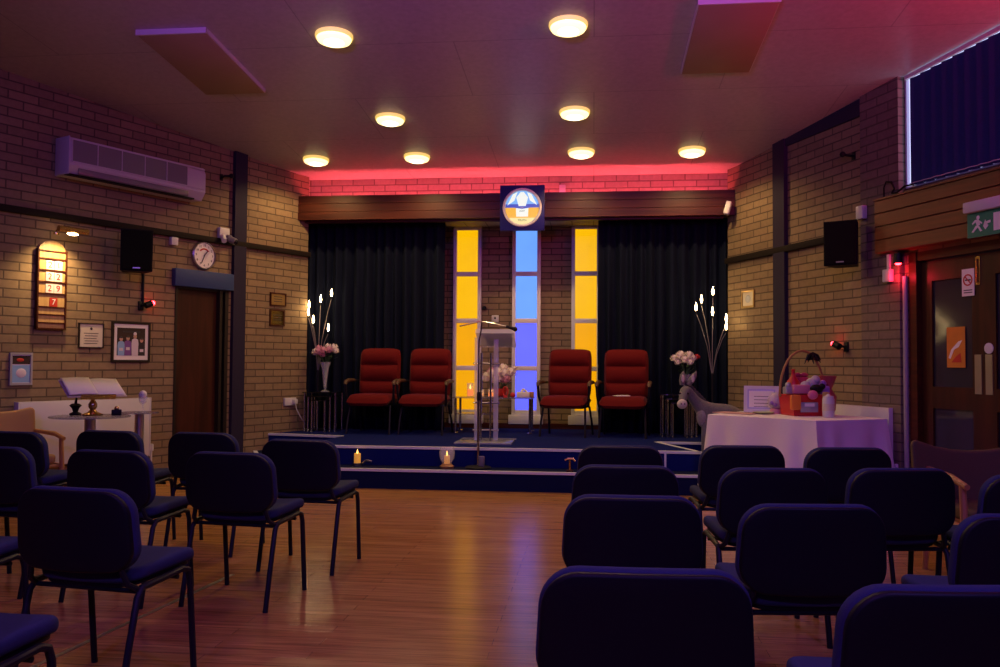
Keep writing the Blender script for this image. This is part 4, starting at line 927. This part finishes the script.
# ------------------------------------------------------------------ plush donkey
def skin(name, chains, m_, parent, lev=2):
    verts, edges, rad = [], [], []
    for ch in chains:
        prev = None
        for p in ch:
            if isinstance(p, int): prev = p; continue
            verts.append(p[0]); rad.append(p[1]); i = len(verts)-1
            if prev is not None: edges.append((prev, i))
            prev = i
    me = bpy.data.meshes.new(name); me.from_pydata(verts, edges, []); o = bpy.data.objects.new(name, me); COL.objects.link(o)
    md = o.modifiers.new('skin','SKIN'); o.modifiers.new('sub','SUBSURF').levels = lev; o.modifiers['sub'].render_levels = lev
    for i, r in enumerate(rad): 
        rr = r if isinstance(r, tuple) else (r, r)
        me.skin_vertices[0].data[i].radius = rr
    me.skin_vertices[0].data[0].use_root = True
    bpy.context.view_layer.update()
    ev = bpy.data.meshes.new_from_object(o.evaluated_get(bpy.context.evaluated_depsgraph_get())); bpy.data.objects.remove(o)
    ev.materials.clear(); ev.materials.append(m_)
    for p in ev.polygons: p.use_smooth = True
    o = bpy.data.objects.new(name, ev); COL.objects.link(o); o.parent = parent
    return o
# donkey looks towards -x / the camera, body runs to +x; origin on the step between the feet
dk = thing('plush_donkey', 'grey plush donkey with pale muzzle standing behind the white clothed table', 'donkey', (1.42,9.72,.2), radians(4))
body = [[((.32,0,.575),.105),((.12,0,.575),.115),((-.06,0,.565),.11),((-.18,0,.585),.095),((-.27,-.02,.66),.068),((-.35,-.05,.75),.058),((-.415,-.085,.835),.066),((-.445,-.13,.80),.060),((-.468,-.18,.73),.046),((-.48,-.215,.68),.042)],
 [3,((-.20,-.065,.45),.048),((-.215,-.07,.26),.036),((-.215,-.07,.13),.031),((-.22,-.075,.02),.038)],
 [3,((-.18,.065,.45),.048),((-.175,.07,.26),.036),((-.175,.07,.13),.031),((-.18,.065,.02),.038)],
 [0,((.33,-.07,.44),.066),((.30,-.075,.30),.045),((.355,-.075,.18),.033),((.345,-.08,.02),.038)],
 [0,((.33,.07,.44),.066),((.30,.075,.30),.045),((.355,.075,.18),.033),((.345,.07,.02),.038)]]
skin('body', body, donkey_grey, dk)
b = MB(); b.ball((-.482,-.225,.675),.056,16,12,(1,1,.95)); b.build('muzzle', donkey_light, dk)
b = MB(); b.ball((-.235,-.045,.53),.075,16,12,(.8,.85,1.5)); b.build('chest_patch', mat('donkey_chest', (.30,.28,.29), .95, bump=.8, nscale=60, noise=.35), dk)
for sx in (-1, 1):
    bx_ = -.425+.035*sx; tx = -.445 if sx < 0 else -.30
    b = MB(); b.tube([(bx_,-.075,.875),(bx_+(tx-bx_)*.35,-.075,.925),(bx_+(tx-bx_)*.75,-.08,.985),(tx,-.08,1.03)],[.022,.036,.030,.004],10); b.build('ear', donkey_grey, dk)
    b = MB(); b.ball((bx_+(tx-bx_)*.5,-.108,.95),.020,8,8,(.9,.25,2.2)); b.build('inner_ear', donkey_light, dk)
for x in (-.492,-.415): b = MB(); b.ball((x,-.172,.785),.013,10,8); b.build('eye', black_glass, dk)
for x in (-.50,-.465): b = MB(); b.ball((x,-.278,.68),.008,8,6); b.build('nostril', donkey_dark, dk)
b = MB()
for k in range(9):
    u = k/8; p = Vector((-.40,-.04,.895)).lerp(Vector((-.18,.01,.675)), u); b.ball(tuple(p), .028, 8, 6, (1,.6,1.2))
b.build('mane', donkey_dark, dk)
b = MB(); b.tube([(.41,0,.60),(.47,0,.55),(.48,0,.42),(.47,0,.34)],[.02,.014,.014,.035],8); b.build('tail', donkey_grey, dk)

# ------------------------------------------------------------------ left side: glass tables with open book
t = thing('glass_table', 'round glass table on one post carrying the open book, left wall', 'table', (-4.28,6.96,0))
b = MB(); b.lathe([(.001,.818),(.32,.818),(.325,.824),(.32,.83),(.001,.83)], n=40); b.build('glass_top', smoke_glass, t)
b = MB(); b.tube([(0,0,.03),(0,0,.815)],.045,16); b.build('post', steel, t); b = MB(); b.lathe([(.20,0),(.20,.015),(.06,.035)], n=28); b.build('base', steel, t)
t = thing('glass_table', 'smaller round glass table on one post right of the open book', 'table', (-4.09,7.42,0))
b = MB(); b.lathe([(.001,.828),(.165,.828),(.168,.834),(.165,.84),(.001,.84)], n=32); b.build('glass_top', smoke_glass, t)
b = MB(); b.tube([(0,0,.03),(0,0,.826)],.04,16); b.build('post', steel, t); b = MB(); b.lathe([(.16,0),(.16,.015),(.05,.035)], n=28); b.build('base', steel, t)
bk = thing('book_stand', 'ornate brass stand holding the open book on the round glass table', 'book stand', (-4.27,6.98,.832), radians(50))
b = MB(); b.lathe([(.08,0),(.085,.012),(.04,.03),(.022,.05),(.035,.075),(.035,.10),(.018,.13),(.016,.20)], n=20); b.build('pedestal', brass, bk)
b = MB(); b.M = Matrix.Translation((0,0,.21)) @ Matrix.Rotation(radians(28),4,'X'); b.box((-.14,-.13,0),(.14,.13,.012),.003); b.box((-.14,-.145,0),(.14,-.13,.04)); b.build('rest', brass, bk)
ob = thing('open_book', 'large open white book resting on the brass stand by the left wall', 'book', (-4.27,6.98,1.062), radians(50)); ob.rotation_euler = (radians(28),0,radians(50))
def page(sx):
    b = MB(); b.grid(12, 2, lambda u, v: (sx*.23*u, -.13+.28*v, .014+.006*sin(PI*min(1, u*1.15))*(1-u*.5)))
    o = b.build('page_block', paper_m, ob); md = o.modifiers.new('t','SOLIDIFY'); md.thickness = .012; md.offset = -1 if sx > 0 else 1
page(-1); page(1)
b = MB(); b.box((-.24,-.14,-.004),(.24,.16,.002)); b.build('cover', paper_cream, ob)
b = MB()
for k in range(9): b.box((-.26,-.10+.024*k,.045),(-.07,-.096+.024*k,.0455)); b.box((.07,-.10+.024*k,.045),(.26,-.096+.024*k,.0455))
for p, lab, sh in (((-4.44,7.0),'small dark ornament on the round glass table left of the book stand',0),((-4.10,7.06),'small black block on the round glass table right of the book stand',1)):
    t = thing('desk_ornament', lab, 'ornament', (*p, .831), .5)
    if sh == 0:
        b_ = MB(); b_.lathe([(.045,0),(.05,.015),(.02,.03),(.03,.06),(.05,.085),(.03,.10)], n=16); b_.build('cup', black_metal, t); b_ = MB(); b_.tube([(.0,0,.09),(.01,0,.19)],[.012,.006],8); b_.build('spike', black_metal, t)
    else:
        b_ = MB(); b_.box((-.04,-.03,0),(.04,.03,.05),.006); b_.build('block', plastic_black, t); b_ = MB(); b_.ball((0,0,.06),.02,10,6); b_.build('knob', brass, t)
b.bm.free()
t = thing('drinking_glass', 'clear glass goblet on the smaller round glass table', 'glass', (-4.07,7.44,.841))
b = MB(); b.lathe([(.035,0),(.035,.004),(.006,.012),(.006,.06),(.03,.085),(.04,.13),(.036,.17),(.034,.17),(.037,.13),(.027,.09),(.001,.068)], n=20, cap=False); b.build('bowl', glass_clear, t)
b = MB(); b.ball((0,0,.16),.034,10,8); b.build('white_flower', petal_w, t)

# ------------------------------------------------------------------ wooden armchairs at the sides
def wood_chair(lab, loc, rz, fab, w=.56, top=.86):
    t = thing('wooden_armchair', lab, 'armchair', loc, rz)   # faces -y
    b = MB(); b.pad(w, .40, .05, .05, lambda u, v, q: (u, .26+.12*(v+.2)+q-.45*u*u, top-.20+v+.55*u*u*(1 if v > 0 else .3)-.03), .02); b.build('backrest', fab, t)
    b = MB(); b.pad(.50, .48, .08, .06, lambda u, v, q: (u, v, .42+q), .025); b.build('seat', fab, t)
    for sx in (-1,1):
        x = sx*.285
        b = MB(); b.tube([(x,-.24,0),(x,-.24,.35),(x*1.0,-.22,.60)],[.018,.022,.02],10); b.build('leg', wood_light, t)
        b = MB(); b.tube([(x,.30,0),(x,.24,.40),(x,.25,.66)],[.018,.022,.018],10); b.build('leg', wood_light, t)
        b = MB(); b.tube([(x*.99,-.27,.60),(x*1.03,-.10,.635),(x,.26,.65)],[.018,.022,.018],10); b.build('armrest', wood_light, t)
        b = MB(); b.tube([(x,-.22,.36),(x,.24,.38)],.016,8); b.build('side_rail', wood_light, t)
    b = MB(); b.tube([(-.28,-.22,.36),(.28,-.22,.36)],.016,8); b.build('front_rail', wood_light, t)
    return t
wood_chair('wooden armchair with orange tan back at the left edge by the radiator', (-5.10,7.17,0), radians(62), tan_fabric, .58, .86)
wood_chair('wooden armchair with brown curved back before the right double doors', (2.42,5.55,0), radians(3), brown_fabric, .78, .79)

# ------------------------------------------------------------------ lighting
def spot(name, loc, tgt, e, col, size, blend=.5, soft=.08):
    l = bpy.data.lights.new(name, 'SPOT'); l.energy = e; l.color = col; l.spot_size = radians(size); l.spot_blend = blend; l.shadow_soft_size = soft
    o = bpy.data.objects.new(name, l); COL.objects.link(o); o.location = loc; o.rotation_euler = (Vector(tgt)-Vector(loc)).to_track_quat('-Z','Y').to_euler()
    return o
spot('blue_stage_lamp', (-1.2,-2.6,4.0), (-1.0,5,1.9), 310, (.20,.12,1.), 120, .7, .1)
spot('blue_stage_lamp', (1.9,1.0,4.3), (-.4,5.2,0), 215, (.26,.14,1.), 125, .7, .1)
spot('violet_uplight', (-1.5,-1.6,2.5), (-1.0,3.6,6.6), 2000, (.50,.11,.80), 78, .7, .1)
spot('red_ceiling_lamp', WR.at(6.3,3.35,.25), (2.3,6.9,4.35), 230, (1.,.03,.12), 110, .9, .1)
def point(name, loc, e, col, soft=.05):
    l = bpy.data.lights.new(name, 'POINT'); l.energy = e; l.color = col; l.shadow_soft_size = soft
    o = bpy.data.objects.new(name, l); COL.objects.link(o); o.location = loc
point('red_door_lamp', WR.at(3.10,2.12,.12), 2.2, (1.,.02,.05), .02)

w = bpy.data.worlds.new('world'); S.world = w; w.use_nodes = True
w.node_tree.nodes['Background'].inputs[0].default_value = (.25,.25,.5,1); w.node_tree.nodes['Background'].inputs[1].default_value = .05
S.view_settings.view_transform = 'Standard'; S.view_settings.look = 'None'; S.view_settings.gamma = 1; S.view_settings.exposure = 0
S.view_settings.use_curve_mapping = False
S.cycles.use_denoising = True; S.cycles.max_bounces = 8; S.cycles.sample_clamp_indirect = 4
